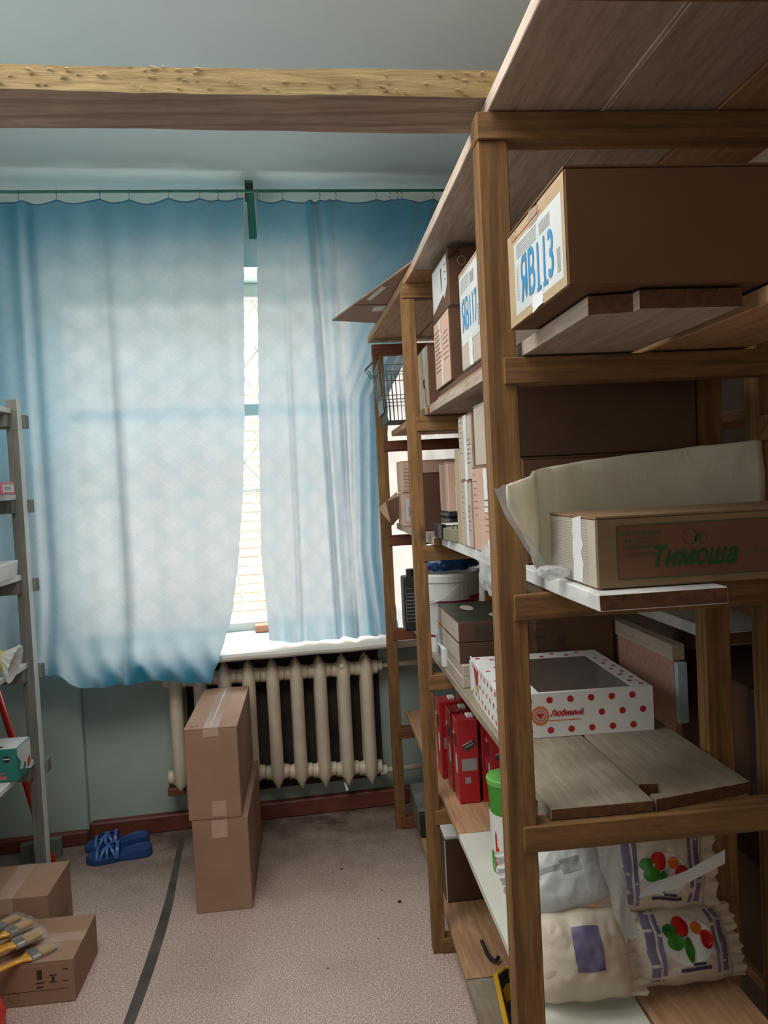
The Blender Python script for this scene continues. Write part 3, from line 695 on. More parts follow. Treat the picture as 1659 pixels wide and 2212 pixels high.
# dark second rack against the right wall
rk2 = thing('shelving_rack', 'dim wooden rack against the right wall, behind the front rack', 'shelving rack')
for y in (1.50, 2.7): plank('post', 0.90, 0.955, y, y + 0.05, 0, 2.10, 'woodZ', rk2); plank('post', 1.30, 1.35, y, y + 0.05, 0, 2.10, 'woodZ', rk2)
for z in (0.35, 0.75, 1.10, 1.60, 2.05):
    for y in (1.50, 2.7): plank('crosspiece', 0.90, 1.36, y - 0.03, y, z - 0.05, z, 'woodX', rk2)
    if z != 1.10: plank('shelf_board', 0.93, 1.13, 1.45, 3.0, z, z + 0.025, 'plankY', rk2)
plank('shelf_board', 0.905, 1.08, 1.68, 3.0, 1.10, 1.13, 'plankPaint', rk2)
plank('shelf_board', 1.09, 1.30, 1.44, 3.0, 1.10, 1.13, 'plankY', rk2)

# ---- beam lying across the tops of the racks
bt = thing('timber_beam', 'rough sawn timber plank spanning the room overhead, resting on the wooden rack', 'beam', (0, 0, 0))
mb = MB(); n = 44; vs = []; rr = random.Random(4)
for i in range(n + 1):
    t = i / n; x = -1.62 + 2.16 * t; sk = 0.045 * (x + 0.5)
    wv = 0.004 * math.sin(x * 9) + rr.uniform(-0.0015, 0.0015)
    kn = 0.012 * gs(x, -0.13, 0.10)
    zb = 2.147 - 0.0 * x; zt = 2.190 + 0.003 * math.sin(x * 5)
    vs += [(x, 1.30 + sk + rr.uniform(-1, 1) * 0.0012, zb + wv * 0.3 + rr.uniform(0, 0.0012)), (x, 1.43 + sk + wv - 0.5 * kn + kn, zb), (x, 1.43 + sk, zt), (x, 1.30 + sk, zt + rr.uniform(-1, 1) * 0.0015)]
fs, mi = [(0, 1, 2, 3), tuple(n * 4 + j for j in (3, 2, 1, 0))], [0, 0]
for i in range(n):
    for j in range(4):
        fs.append((i * 4 + j, (i + 1) * 4 + j, (i + 1) * 4 + (j + 1) % 4, i * 4 + (j + 1) % 4)); mi.append(1 if j in (0, 1, 2) else 0)
mb.v = vs; mb.f = fs; mb.mi = mi
mb.build('sawn_plank', ['beamFace', 'beamUnder'], bt)
rr = random.Random(11); mb = MB()
for i in range(150):
    x = rr.uniform(-1.5, 0.33); sk = 0.045 * (x + 0.5); z = rr.uniform(2.152, 2.19); a = rr.uniform(-0.7, 0.7); L = rr.uniform(0.004, 0.016)
    mb.add([(x, 1.2985 + sk, z), (x + L * math.cos(a), 1.2955 + sk, z + L * math.sin(a) * 0.5), (x + L * math.cos(a), 1.2975 + sk, z + L * math.sin(a) * 0.5 + 0.001), (x + 0.001, 1.2995 + sk, z + 0.0015)], [(0, 1, 2, 3)])
o = mb.build('splinters', 'beamFace', bt); o['kind'] = 'stuff'

# ================================================================ boxes on the upper level (near the camera to far)
t, w, d, h = carton('big stained box marked ЯВ113 on the upper shelf before the near post', 0.337, 0.93, 0.969, 1.248, 1.737, 1.887, 'cartonGreen', seam='X', flaps=True)
f_ = fL(w, d, h)
decal('aisle_side_tone', f_, [(-d / 2 + .002, d / 2 - .002, -h / 2 + .002, h / 2 - .006)], 'cartonTan', t, 0.0003)  # paler aisle face, the light it catches painted into the colour
decal('red_line', f_, [(-0.105, 0.04, 0.0545, 0.0557)], 'redprint', t, 0.0008)
decal('pen_marks', f_, [], 'brownprint', t, 0.0008, polys=ring2d(-0.09, 0.062, 0.006, 0.001) + ring2d(-0.108, 0.060, 0.005, 0.001))
sticker(t, f_ @ Matrix.Translation((0.012, -0.006, 0)), 0.228, 0.108, 'ЯВ113', tsize=0.088, twidth=0.155)
decal('lettering', f_ @ Matrix.Translation((0.012, -0.006 - 0.108 * 0.12, 0)), [(0.0005, 0.0215, -0.0325, -0.0265), (0.0305, 0.0515, -0.0325, -0.0265)], 'blueprint', t, 0.0011)
torn_tape(t, f_ @ Matrix.Translation((0.012, 0, 0)), 0.05, 0.022, -0.075, seed=3)
torn_tape(t, f_ @ Matrix.Translation((0.005, 0, 0)), 0.045, 0.024, 0.047, 'tapeClear', seed=5)
# flattened carton and the boxes in the first bay
flatc = thing('flattened_carton', 'flattened brown cardboard lying under the boxes on the upper shelf', 'cardboard', (0.47, 1.90, 1.7345))
MB().box(-0.085, 0.1, -0.25, 0.37, 0, 0.010).build('sheet', 'carton', flatc, 0.002); MB().box(-0.080, 0.1, -0.22, 0.36, 0.0105, 0.028).build('sheet', 'cartonDark', flatc, 0.002)
t, w, d, h = carton('grey carton with a blue stamped label ЯВ117 just behind the near post', 0.387, 0.66, 1.675, 1.895, 1.764, 1.995, 'cartonGrey', seam='X')
sticker(t, fL(w, d, h) @ Matrix.Translation((-0.0, 0.022, 0)), 0.205, 0.16, 'ЯВ117', tsize=0.10)
torn_tape(t, fL(w, d, h), 0.04, 0.06, -0.113, seed=8)
t, w, d, h = carton('carton with two white tape strips, under the torn carton with the large label', 0.385, 0.62, 2.035, 2.275, 1.764, 1.955, 'cartonDark', seam='X')
decal('aisle_side_tone', fL(w, d, h), [(-d / 2 + .002, d / 2 - .002, -h / 2 + .002, h / 2 - .005)], 'cartonPink', t, 0.0003)  # light on the aisle face painted as a paler tone
decal('fine_print', fL(w, d, h), [(-0.10, -0.02, 0.06 - i * 0.012, 0.063 - i * 0.012) for i in range(10)] + [(0.03, 0.10, 0.04 - i * 0.014, 0.042 - i * 0.014) for i in range(6)], 'brownprint', t, 0.0008)
torn_tape(t, fL(w, d, h), 0.032, 0.07, -0.094, seed=9); torn_tape(t, fL(w, d, h) @ Matrix.Translation((-0.02, 0, 0)), 0.03, 0.085, 0.003, seed=12)
t, w, d, h = carton('torn carton with a large white label, topmost under the upper boards beside the second post', 0.386, 0.60, 2.035, 2.27, 1.9555, 2.108, 'cartonDark', seam='X', rz=0.02)
decal('label', fL(w, d, h), [], 'label', t, 0.0006, polys=[[(-0.105, -0.055), (0.05, -0.03), (0.062, -0.045), (0.104, -0.012), (0.100, 0.062), (-0.100, 0.062)]])
decal('fine_print', fL(w, d, h), [(0.02 + 0.003 * i, 0.0225 + 0.003 * i, -0.02 + 0.004 * i, 0.045 - 0.001 * i) for i in range(4)] + [(0.07, 0.09, 0.0 + i * 0.02, 0.003 + i * 0.02) for i in range(3)], 'darkprint', t, 0.001)
decal('round_prints', fN(w, d, h), [], 'cartonTan', t, 0.0006, polys=ring2d(-0.07, 0.04, 0.012, 0.002) + ring2d(-0.03, 0.03, 0.010, 0.002) + ring2d(-0.06, -0.02, 0.012, 0.002) + ring2d(0.01, 0.02, 0.012, 0.002))
MB().add([(0, 0, 0), (0.03, -0.001, 0.016), (0.028, -0.02, 0.030), (0.0, -0.01, 0.012)], [(0, 1, 2, 3)]).build('loose_flap', 'cartonDark', t, loc=(-w / 2, -d / 2, h - 0.034))
t, w, d, h = carton('small taped carton at the second post on the upper shelf', 0.383, 0.60, 2.40, 2.62, 1.7365, 1.925, 'cartonDark', seam='X')
decal('aisle_side_tone', fL(w, d, h), [(-d / 2 + .002, d / 2 - .002, -h / 2 + .002, h / 2 - .005)], 'cartonTan', t, 0.0003)  # paler than the dark body, painting in light from the aisle
torn_tape(t, fL(w, d, h) @ Matrix.Translation((0.03, 0, 0)), 0.06, 0.12, -0.03, seed=20); torn_tape(t, fL(w, d, h) @ Matrix.Translation((0.01, 0, 0)), 0.045, 0.09, -0.095, seed=22)
# wire basket on the far post, with a hooked end
bk = thing('wire_basket', 'grey wire basket on the far end of the upper shelf', 'basket', (0.30, 3.10, 1.736))
def wires(name, segs, r=0.0016): 
    mb = MB()
    for s_ in segs: mb.tube(s_, r, 5)
    return mb.build(name, 'wire', bk)
X0, X1, Y0, Y1, H_ = -0.015, 0.17, -0.13, 0.13, 0.215
wires('rim', [[(X0, Y0, H_), (X1, Y0, H_), (X1, Y1, H_), (X0, Y1, H_), (X0, Y0, H_)], [(X0, Y0, H_ - .026), (X1, Y0, H_ - .026), (X1, Y1, H_ - .026), (X0, Y1, H_ - .026), (X0, Y0, H_ - .026)]], 0.002)
for y in (Y0, Y1): wires('wire_side', [[(X0 + 0.01 + i * 0.0165, y, H_), (X0 + 0.02 + i * 0.0155, y * 0.97, 0.006)] for i in range(11)] + [[(X0, y, q), (X1, y, q)] for q in (0.085, 0.10)])
wires('wire_end', [[(X0, Y0 + 0.02 + i * 0.022, H_), (X0 + 0.008, Y0 + 0.02 + i * 0.022, 0.11), (X0 + 0.03, Y0 + 0.02 + i * 0.022, 0.006)] for i in range(11)])
wires('wire_bottom', [[(X0 + 0.03, Y0 + 0.02 + i * 0.022, 0.006), (X1, Y0 + 0.02 + i * 0.022, 0.006)] for i in range(11)])
for q in (0, 3): wires('hook', [[(X0, 0.02 * q - 0.05, H_), (X0 + 0.01, 0.02 * q - 0.05, H_ + 0.03), (X0 - 0.010, 0.02 * q - 0.05, H_ + 0.028), (X0 - 0.045, 0.02 * q - 0.05, H_ - 0.004), (X0 - 0.03, 0.02 * q - 0.05, H_ - 0.012), (X0 - 0.022, 0.02 * q - 0.05, H_ - 0.03), (X0, 0.02 * q - 0.05, H_ - 0.028)]], 0.0022)
MB().add([(0.0, -0.1, 0.04), (0.0, 0.1, 0.04), (-0.012, 0.1, 0.175), (-0.012, -0.1, 0.175)], [(0, 1, 2, 3)]).build('grey_liner', plain('grey_liner', hexc(120, 130, 124), 0.6), bk, loc=(X0 + 0.016, 0, 0))
# loose cardboard sheet on top of the rack, sticking out over the aisle
cs = thing('cardboard_sheet', 'loose cardboard sheet on top of the rack, jutting out over the aisle', 'cardboard', (0, 0, 2.1485))
MB().poly([(0.125, 3.10), (0.31, 3.17), (0.42, 2.9), (0.45, 2.35), (0.342, 2.30)], 0, 0.006).build('sheet', 'carton', cs, 0.001)
decal('paper_patch', frame((0, 0, 0), (1, 0, 0), (0, -1, 0)), [], 'white', cs, 0.0008, polys=[[(0.25, -2.78), (0.29, -2.60), (0.272, -2.58), (0.235, -2.76)], [(0.27, -2.95), (0.33, -2.95), (0.33, -2.86), (0.27, -2.88)]])
MB().box(0.195, 0.335, 2.838, 2.846, -0.0012, 0).build('crease', 'cartonDark', cs)

# ================================================================ level four
t, w, d, h = carton('long brown sweets box with green lettering, on the near end of the painted shelf', 0.414, 0.93, 1.115, 1.335, 1.3305, 1.437, 'cartonMid', seam='X')
fn = fN(w, d, h)
decal('panel', fn, [(-w / 2 + 0.030, w / 2 - 0.02, -h / 2 + 0.012, h / 2 - 0.014)], 'cartonPanel', t, 0.0004)
fr_ = []; x0, x1, z0, z1 = -w / 2 + 0.030, w / 2 - 0.02, -h / 2 + 0.012, h / 2 - 0.014; q = 0.0011; c_ = 0.010
fr_ = [(x0 + c_, x1, z0, z0 + q), (x0 + c_, x1, z1 - q, z1), (x0, x0 + q, z0 + c_, z1 - c_)]
arc = []
for (cx, cz, a0) in ((x0 + c_, z1 - c_, PI / 2), (x0 + c_, z0 + c_, PI)):
    for i in range(5):
        a, b_ = a0 + PI / 2 * i / 5, a0 + PI / 2 * (i + 1) / 5
        arc.append([(cx + c_ * math.cos(a), cz + c_ * math.sin(a)), (cx + c_ * math.cos(b_), cz + c_ * math.sin(b_)), (cx + (c_ - q) * math.cos(b_), cz + (c_ - q) * math.sin(b_)), (cx + (c_ - q) * math.cos(a), cz + (c_ - q) * math.sin(a))])
decal('green_frame', fn, fr_, 'greenprint', t, 0.0008, polys=arc)
write('Тимоша', 0.042, fn @ Matrix.Translation((-w / 2 + 0.146, -0.012, 0)), 'greenprint', t, width=0.128, shear=0.35, bold=0.0007, off=0.001)
for i, s_ in enumerate(('ВАМ ЗДОРОВЬЯ', 'И РАДОСТИ', 'ТИМОШИНЫ', 'СЛАДОСТИ')):
    write(s_, 0.0085, fn @ Matrix.Translation((-w / 2 + 0.066, 0.026 - i * 0.0105, 0)), 'greenprint', t, off=0.001)
decal('sketch_print', fn, [], 'greenprint', t, 0.001, polys=ring2d(-w / 2 + 0.142, 0.018, 0.011, 0.001, 10, 0.013) + [[(-w / 2 + 0.148, 0.010), (-w / 2 + 0.160, 0.012), (-w / 2 + 0.156, 0.022)]] + ring2d(-w / 2 + 0.160, 0.014, 0.009, 0.0009, 9))
write('КОН', 0.010, fn @ Matrix.Translation((-w / 2 + 0.252, -0.010, 0)), 'greenprint', t, off=0.001)
decal('aisle_side_tone', fL(w, d, h), [(-d / 2 + .002, d / 2 - .002, -h / 2 + .002, h / 2 - .005)], 'cartonGrey', t, 0.0003)  # light on this side put into its paler colour
decal('ribbing', fL(w, d, h), [(-d / 2 + 0.005, d / 2 - 0.035, -h / 2 + 0.006 + i * 0.0042, -h / 2 + 0.0072 + i * 0.0042) for i in range(23)], 'greyprint', t, 0.0005)
torn_tape(t, fL(w, d, h) @ Matrix.Translation((0.03, 0, 0)), 0.042, 0.098, -0.050, seed=31)
# polythene roll-up lying behind the sweets box
pb = thing('polythene_bundle', 'long folded bundle of milky polythene behind the sweets box lettered in green', 'plastic sheet', (0, 0, 0))
path = [(0.322, 1.262), (0.352, 1.285), (0.376, 1.315), (0.390, 1.345), (0.405, 1.385), (0.44, 1.415), (0.50, 1.425), (0.60, 1.425), (0.70, 1.425), (0.78, 1.425), (0.858, 1.425)]
topz = [1.490, 1.497, 1.502, 1.506, 1.512, 1.518, 1.525, 1.534, 1.541, 1.546, 1.549]
botz = [1.455, 1.405, 1.372, 1.347, 1.334, 1.332, 1.332, 1.332, 1.332, 1.34, 1.36]
thk = [0.004, 0.012, 0.016, 0.018, 0.022, 0.03, 0.036, 0.038, 0.036, 0.03, 0.02]
vs, fs = [], []; NN = 60; nr = 22
def interp(a, t_):
    i = min(int(t_), len(a) - 2); k_ = t_ - i
    if isinstance(a[0], tuple): return tuple(a[i][q] * (1 - k_) + a[i + 1][q] * k_ for q in range(2))
    return a[i] * (1 - k_) + a[i + 1] * k_
for i in range(NN + 1):
    tq = i / NN * (len(path) - 1); p = interp(path, tq); p2 = interp(path, min(tq + 0.05, len(path) - 1.0001)); p1 = interp(path, max(tq - 0.05, 0))
    dx, dy = p2[0] - p1[0], p2[1] - p1[1]; L = math.hypot(dx, dy); nx, ny = -dy / L, dx / L
    zt, zb, th_ = interp(topz, tq), interp(botz, tq), interp(thk, tq)
    for j in range(nr):
        a = 2 * PI * j / nr; sz = math.copysign(abs(math.sin(a)) ** 0.75, math.sin(a)); sx_ = math.copysign(abs(math.cos(a)) ** 0.8, math.cos(a))
        wob = noise.noise(Vector((i * 0.23, math.sin(a) * 2, 1 if math.cos(a) > 0 else 4))) * 0.006 + noise.noise(Vector((i * 0.6, j * 0.5, 2))) * 0.003
        r_ = th_ * 0.5 * sx_ - (wob * (1 if math.cos(a) > 0 else -1)) * (0.3 if i < 18 else 1)
        vs.append((p[0] + nx * r_, p[1] + ny * r_, max((zt + zb) / 2 + (zt - zb) / 2 * sz + wob * 0.4, 1.3305)))
for i in range(NN):
    for j in range(nr): fs.append((i * nr + j, i * nr + (j + 1) % nr, (i + 1) * nr + (j + 1) % nr, (i + 1) * nr + j))
fs += [tuple(range(nr))[::-1], tuple(NN * nr + j for j in range(nr))]
MB().add(vs, fs).build('folded_film', 'film', pb, smooth=True)
vs, fs = [], []                                                        # the open mouth of the bag, a thin clear fringe at the aisle end
for i in range(9):
    for j in range(15):
        s_ = i / 8; q = j / 14
        z = 1.487 * (1 - q) + 1.345 * q; x = 0.326 + 0.075 * q ** 1.3 - 0.028 * s_ * (1 - 0.4 * q) ; y = 1.262 + 0.05 * q - 0.01 * s_ + 0.004 * math.sin(q * 14 + s_ * 3)
        vs.append((x, y, z + 0.003 * math.sin(s_ * 6)))
for i in range(8):
    for j in range(14): a = i * 15 + j; fs.append((a, a + 1, a + 16, a + 15))
MB().add(vs, fs).build('bag_mouth', 'clearfilm', pb, smooth=True)
crumple('bag_tail', 'clearfilm', pb, (0.385, 1.235, 1.345), (0.022, 0.02, 0.010), 3, 0.3, 7, 3)
# boxes standing on level four
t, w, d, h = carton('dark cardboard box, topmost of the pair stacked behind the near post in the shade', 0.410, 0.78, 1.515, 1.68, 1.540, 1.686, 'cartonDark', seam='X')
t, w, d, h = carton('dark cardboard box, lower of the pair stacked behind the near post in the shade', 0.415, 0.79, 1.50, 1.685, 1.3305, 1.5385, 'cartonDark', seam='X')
def tall(label, x0, x1, y0, y1, z0, z1, mat, tapes, prints=True, seed=1, side='cartonGrey'):
    t, w, d, h = carton(label, x0, x1, y0, y1, z0, z1, mat, seam='X')
    decal('aisle_side_tone', fL(w, d, h), [(-d / 2 + .002, d / 2 - .002, -h / 2 + .002, h / 2 - .005)], side, t, 0.0003)
    for k_, (o_, tw, a, b_) in enumerate(tapes): torn_tape(t, fL(w, d, h) @ Matrix.Translation((o_ * d, 0, 0)), tw, (b_ - a) * h, (a - 0.5) * h, seed=seed + k_)
    if prints:
        rr = random.Random(seed)
        decal('fine_print', fL(w, d, h), [(-d * 0.42, -d * 0.2 - rr.random() * d * 0.1, h * (0.4 - i * 0.08), h * (0.4 - i * 0.08) + 0.002) for i in range(7)] +
              [(d * 0.12, d * 0.4 - rr.random() * d * 0.1, h * (0.1 - i * 0.07), h * (0.1 - i * 0.07) + 0.002) for i in range(6)], 'brownprint', t, 0.0008, polys=ring2d(d * 0.3, h * 0.1, 0.008, 0.0012))
    return t
tall('carton with one long white tape strip, under the torn-taped carton', 0.398, 0.60, 1.91, 2.045, 1.3305, 1.500, 'carton', [(0.05, 0.028, 0.03, 0.98)], seed=40)
tall('taped grey carton balanced on top of another, its tape torn, under the upper shelf', 0.400, 0.60, 1.885, 2.05, 1.5015, 1.665, 'carton', [(0.02, 0.034, 0.0, 0.99)], seed=43)
tall('pinkish carton with faint brown print close behind the near post', 0.398, 0.58, 1.69, 1.895, 1.3305, 1.532, 'carton', [(0.2, 0.035, 0.45, 0.98), (0.3, 0.028, 0.0, 0.16)], seed=46, side='cartonPink')
tall('narrow open carton above the pinkish one, close behind the near post', 0.402, 0.56, 1.72, 1.865, 1.5335, 1.675, 'cartonGrey', [], False, seed=49)
tall('thin flat carton standing on edge beside the egg tray', 0.398, 0.60, 2.058, 2.110, 1.3305, 1.585, 'cartonGrey', [], False, seed=50, side='cartonTan')
t, w, d, h = carton('pale pink carton with crinkled clear tape, perched on a black case', 0.437, 0.60, 2.455, 2.61, 1.403, 1.56, 'cartonPink', seam='X')
torn_tape(t, fN(w, d, h) @ Matrix.Translation((-0.045, 0, 0)), 0.026, 0.14, -0.075, 'tape', seed=60)
t = thing('black_case', 'black plastic case under the pale pink carton', 'case', (0.52, 2.53, 1.3305))
MB().box(-0.085, 0.085, -0.085, 0.085, 0, 0.054).build('case_body', 'black', t, 0.012, seg=3); MB().box(-0.087, 0.087, -0.087, 0.087, 0.055, 0.0715).build('case_lid', 'black', t, 0.006)
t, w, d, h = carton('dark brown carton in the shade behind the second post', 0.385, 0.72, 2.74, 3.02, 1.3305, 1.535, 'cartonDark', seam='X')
t = thing('flat_package', 'flat white package with black ends beside the egg tray', 'package', (0.425, 2.345, 1.3305), 0.03)
MB().box(-0.045, 0.075, -0.06, 0.05, 0, 0.042).build('package_body', 'white', t, 0.004); MB().box(-0.0465, -0.030, -0.0615, 0.0515, 0, 0.0435).build('end_band', 'black', t, 0.003)
decal('edge_line', frame((0, -0.061, 0.021), (1, 0, 0), (0, 0, 1)), [(-0.045, 0.075, 0.016, 0.020)], 'black', t, 0.0005)
t = thing('egg_tray', 'grey pulp egg tray beside the tall taped cartons', 'egg tray', (0.455, 2.196, 1.3305), 0.15)
mb = MB(); nx_, ny_ = 13, 13; vs = []
for i in range(nx_):
    for j in range(ny_):
        vs.append((-0.06 + 0.12 * i / 12, -0.06 + 0.12 * j / 12, 0.022 + 0.015 * math.sin(i * PI / 2 + 0.1) * math.sin(j * PI / 2 + 0.1) + 0.008))
fs = [(i * ny_ + j, (i + 1) * ny_ + j, (i + 1) * ny_ + j + 1, i * ny_ + j + 1) for i in range(nx_ - 1) for j in range(ny_ - 1)]
o = mb.add(vs, fs).build('pulp_cups', 'eggtray', t); s_ = o.modifiers.new('thick', 'SOLIDIFY'); s_.thickness = 0.003
for a in (-1, 1): MB().box(-0.066, 0.066, a * 0.063 - 0.003, a * 0.063 + 0.003, 0.0, 0.036).build('rim', 'eggtray', t, 0.002)
for a in (-1, 1): MB().box(a * 0.063 - 0.003, a * 0.063 + 0.003, -0.06, 0.06, 0.0, 0.036).build('rim', 'eggtray', t, 0.002)
# stack at the window end, seen against the light
t, w, d, h = carton('carton labelled ЯВ60 at the window end, lower of its pair', 0.370, 0.60, 3.10, 3.30, 1.3295, 1.462, 'cartonPink', seam='X')
sticker(t, fN(w, d, h) @ Matrix.Translation((-0.062, 0.0, 0)), 0.088, 0.088, 'ЯВ60', tsize=0.055, lines=False)
t, w, d, h = carton('reddish printed carton at the window end, upper of its pair', 0.372, 0.60, 3.11, 3.30, 1.464, 1.590, 'cartonPink', seam='X')
decal('red_print', fN(w, d, h), [(-0.108, -0.07, 0.03 - i * 0.014, 0.032 - i * 0.014) for i in range(7)] + [(-0.06, -0.03, -0.03, 0.02)], 'brownprint', t, 0.0008)
t = thing('cardboard_scrap', 'crumpled cardboard flaps stuck out beside the window end cartons', 'cardboard', (0.312, 3.24, 1.329))
MB().add([(0.0, 0, 0.03), (0.03, 0.0, 0.0), (0.055, 0, 0.06), (0.05, 0, 0.14), (-0.03, 0.01, 0.075)], [(0, 1, 2, 3, 4)]).build('flap', 'cartonTan', t)
MB().add([(0.0, -0.02, 0.10), (0.055, -0.02, 0.12), (0.05, -0.03, 0.03), (0.02, -0.01, 0.0)], [(0, 1, 2, 3)]).build('flap', 'cartonDark', t)
t = thing('plastic_bag', 'small clear plastic bag hanging over the painted shelf edge', 'bag', (0, 0, 0))
crumple('bag_film', 'clearfilm', t, (0.372, 1.60, 1.312), (0.020, 0.07, 0.045), 9, 0.25, 6, 4)

# ================================================================ level three
t = thing('plastic_bucket', 'white paint bucket with a maroon stripe and red label behind the second post', 'bucket', (0.470, 2.74, 0.9155))
MB().lathe([(0.098, 0), (0.112, 0.24), (0.118, 0.242), (0.118, 0.262), (0.115, 0.270), (0.108, 0.270), (0.104, 0.250), (0.02, 0.248)], 40).build('bucket_body', 'whiteplastic', t, smooth=False)
mb = MB()
def cyl_patch(mb, R0, R1, z0, z1, a0, a1, n=18, mi=0, e=0.0009):
    vs = []
    for i in range(n + 1):
        a = a0 + (a1 - a0) * i / n; vs += [((R0 + e) * math.cos(a), (R0 + e) * math.sin(a), z0), ((R1 + e) * math.cos(a), (R1 + e) * math.sin(a), z1)]
    return mb.add(vs, [(2 * i, 2 * i + 2, 2 * i + 3, 2 * i + 1) for i in range(n)], mi)
rb = lambda z: 0.098 + 0.014 * z / 0.24
cyl_patch(mb, rb(0.06), rb(0.170), 0.06, 0.170, PI * 1.02, PI * 1.98).build('label_band', 'label', t)
mb = MB(); cyl_patch(mb, rb(0.170), rb(0.178), 0.170, 0.178, PI, PI * 2); cyl_patch(mb, rb(.052), rb(.060), 0.052, 0.060, PI, PI * 2); mb.build('maroon_stripe', 'maroon', t)
mb = MB(); cyl_patch(mb, rb(0.135), rb(0.190), 0.135, 0.190, PI * 1.68, PI * 1.90, e=0.0016); mb.build('red_label', 'redprint', t)
write('КРА', 0.028, frame((0.118 * math.cos(PI * 1.78), 0.115 * math.sin(PI * 1.78), 0.168), (-math.sin(PI * 1.78), math.cos(PI * 1.78), 0), (0, 0, 1)), 'label', t, width=0.05)
mb = MB(); cyl_patch(mb, rb(.08), rb(.14), 0.08, 0.14, PI * 1.33, PI * 1.36, 3, e=0.0016)
for i in range(5): cyl_patch(mb, rb(.15), rb(.16), 0.09 + i * 0.011, 0.096 + i * 0.011, PI * 1.12, PI * 1.22, 3, e=0.0016)
mb.build('fine_print', 'darkprint', t)
MB().tube([(0.1165 * math.cos(a), 0.1165 * math.sin(a) - 0.004, 0.235 - 0.06 * math.sin((a - PI) / (PI * 0.55) * PI) if a < PI * 1.55 else 0.235) for a in [PI + i * PI * 0.55 / 12 for i in range(13)]], 0.0022, 6).build('handle', 'whiteplastic', t)
t = thing('blue_bag', 'dark blue crumpled plastic bag lying on the paint bucket', 'bag', (0, 0, 0))
crumple('bag_film', 'bluebag', t, (0.47, 2.72, 1.225), (0.10, 0.09, 0.034), 5, 0.22, 8, 4, flat=0.95)
t = thing('glue_bottle', 'small clear bottle with an orange cap beside the second post', 'bottle', (0.418, 2.585, 0.9155))
MB().lathe([(0.022, 0), (0.024, 0.01), (0.024, 0.035), (0.021, 0.045), (0.024, 0.055), (0.023, 0.075), (0.013, 0.092), (0.012, 0.096)], 20).build('bottle_body', 'clearfilm', t, smooth=True)
MB().lathe([(0.014, 0.096), (0.014, 0.124), (0.012, 0.127)], 18).build('cap', 'orange', t)
# cartons near the post: two flat grey ones below, a stained double one on top
def printed(label, x0, x1, y0, y1, z0, z1, mat, side, seed, name='cardboard_box'):
    t, w, d, h = carton(label, x0, x1, y0, y1, z0, z1, mat, seam='X', flaps=False, name=name)
    rr = random.Random(seed)
    decal('aisle_side_tone', fL(w, d, h), [(-d / 2 + .002, d / 2 - .002, -h / 2 + .002, h / 2 - .003)], side, t, 0.0003)  # on dark bodies a paler aisle side paints in light
    decal('fine_print', fL(w, d, h), [(-d * 0.45, -d * 0.1 + rr.random() * d * 0.2, h * (0.34 - i * 0.10), h * (0.34 - i * 0.10) + 0.0012) for i in range(7)] + [(d * 0.2, d * 0.35, -h * 0.1, -h * 0.07)], 'greyprint', t, 0.0008,
          polys=ring2d(d * 0.42, h * 0.2, 0.009, 0.0014, 14, 0.006) + ring2d(d * 0.42, -h * 0.05, 0.009, 0.0014, 14, 0.006))
    return t, w, d, h
printed('flat grey printed carton resting on the white board beside the polka dot cake box', 0.402, 0.60, 2.17, 2.42, 0.9155, 0.948, 'cartonGrey', 'cartonGrey', 1)
printed('thin grey printed carton, second from the bottom of its pile', 0.404, 0.60, 2.17, 2.42, 0.9485, 0.981, 'cartonGrey', 'cartonGrey', 2)
printed('grey carton with small icons, directly under the box with the dark green lid', 0.400, 0.585, 2.185, 2.54, 0.982, 1.040, 'cartonDark', 'cartonGrey', 3)
t, w, d, h = printed('box with a dark green lid and dark block on its end, topmost of its pile', 0.400, 0.585, 2.185, 2.545, 1.041, 1.100, 'cartonDark', 'cartonGrey', 4)
MB().box(-w / 2 + .002, w / 2 - .002, -d / 2 + .002, d / 2 - .002, 0, 0.001).build('printed_lid', plain('dark_green_lid', hexc(64, 68, 56), 0.35, var=0.2), t, loc=(0, 0, h))
for P_ in ([(0.05 + 0.035 * math.cos(a), -0.10 + 0.05 * math.sin(a)) for a in [2 * PI * i / 14 for i in range(14)]], [(-0.02 + 0.02 * math.cos(a), 0.06 + 0.05 * math.sin(a)) for a in [2 * PI * i / 12 for i in range(12)]]): decal('lid_picture', fT(w, d, h), [], 'cartonGrey', t, 0.0016, polys=[P_])
decal('dark_block', fN(w, d, h), [(-0.045, 0.03, -0.020, 0.016)], 'darkprint', t, 0.0006)
t = thing('paper_pack', 'white pack with a grey oval on its face, at the second post', 'package', (0.43, 2.505, 0.9155))
MB().box(-0.04, 0.12, -0.075, 0.03, 0, 0.062).build('pack_body', 'white', t, 0.003)
decal('grey_oval', frame((-0.04, -0.022, 0.031), (0, -1, 0), (0, 0, 1)), [], 'greyprint', t, 0.0006, polys=[[(0.02 * math.cos(a), 0.012 + 0.012 * math.sin(a)) for a in [2 * PI * i / 18 for i in range(18)]]] + ring2d(0, 0.012, 0.027, 0.003, 18, 0.018) + ring2d(0.02, -0.016, 0.012, 0.002, 12, 0.005))
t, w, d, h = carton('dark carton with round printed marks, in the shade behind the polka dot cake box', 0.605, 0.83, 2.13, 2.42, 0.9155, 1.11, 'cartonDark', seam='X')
decal('round_print', fN(w, d, h), [], 'darkprint', t, 0.0006, polys=ring2d(-0.10, 0.045, 0.018, 0.002, 18, 0.02) + [[(-0.045, 0.02), (-0.03, 0.02), (-0.026, 0.05), (-0.036, 0.035), (-0.05, 0.05)]])
write('ем', 0.02, fN(w, d, h) @ Matrix.Translation((-0.10, 0.045, 0)), 'darkprint', t)
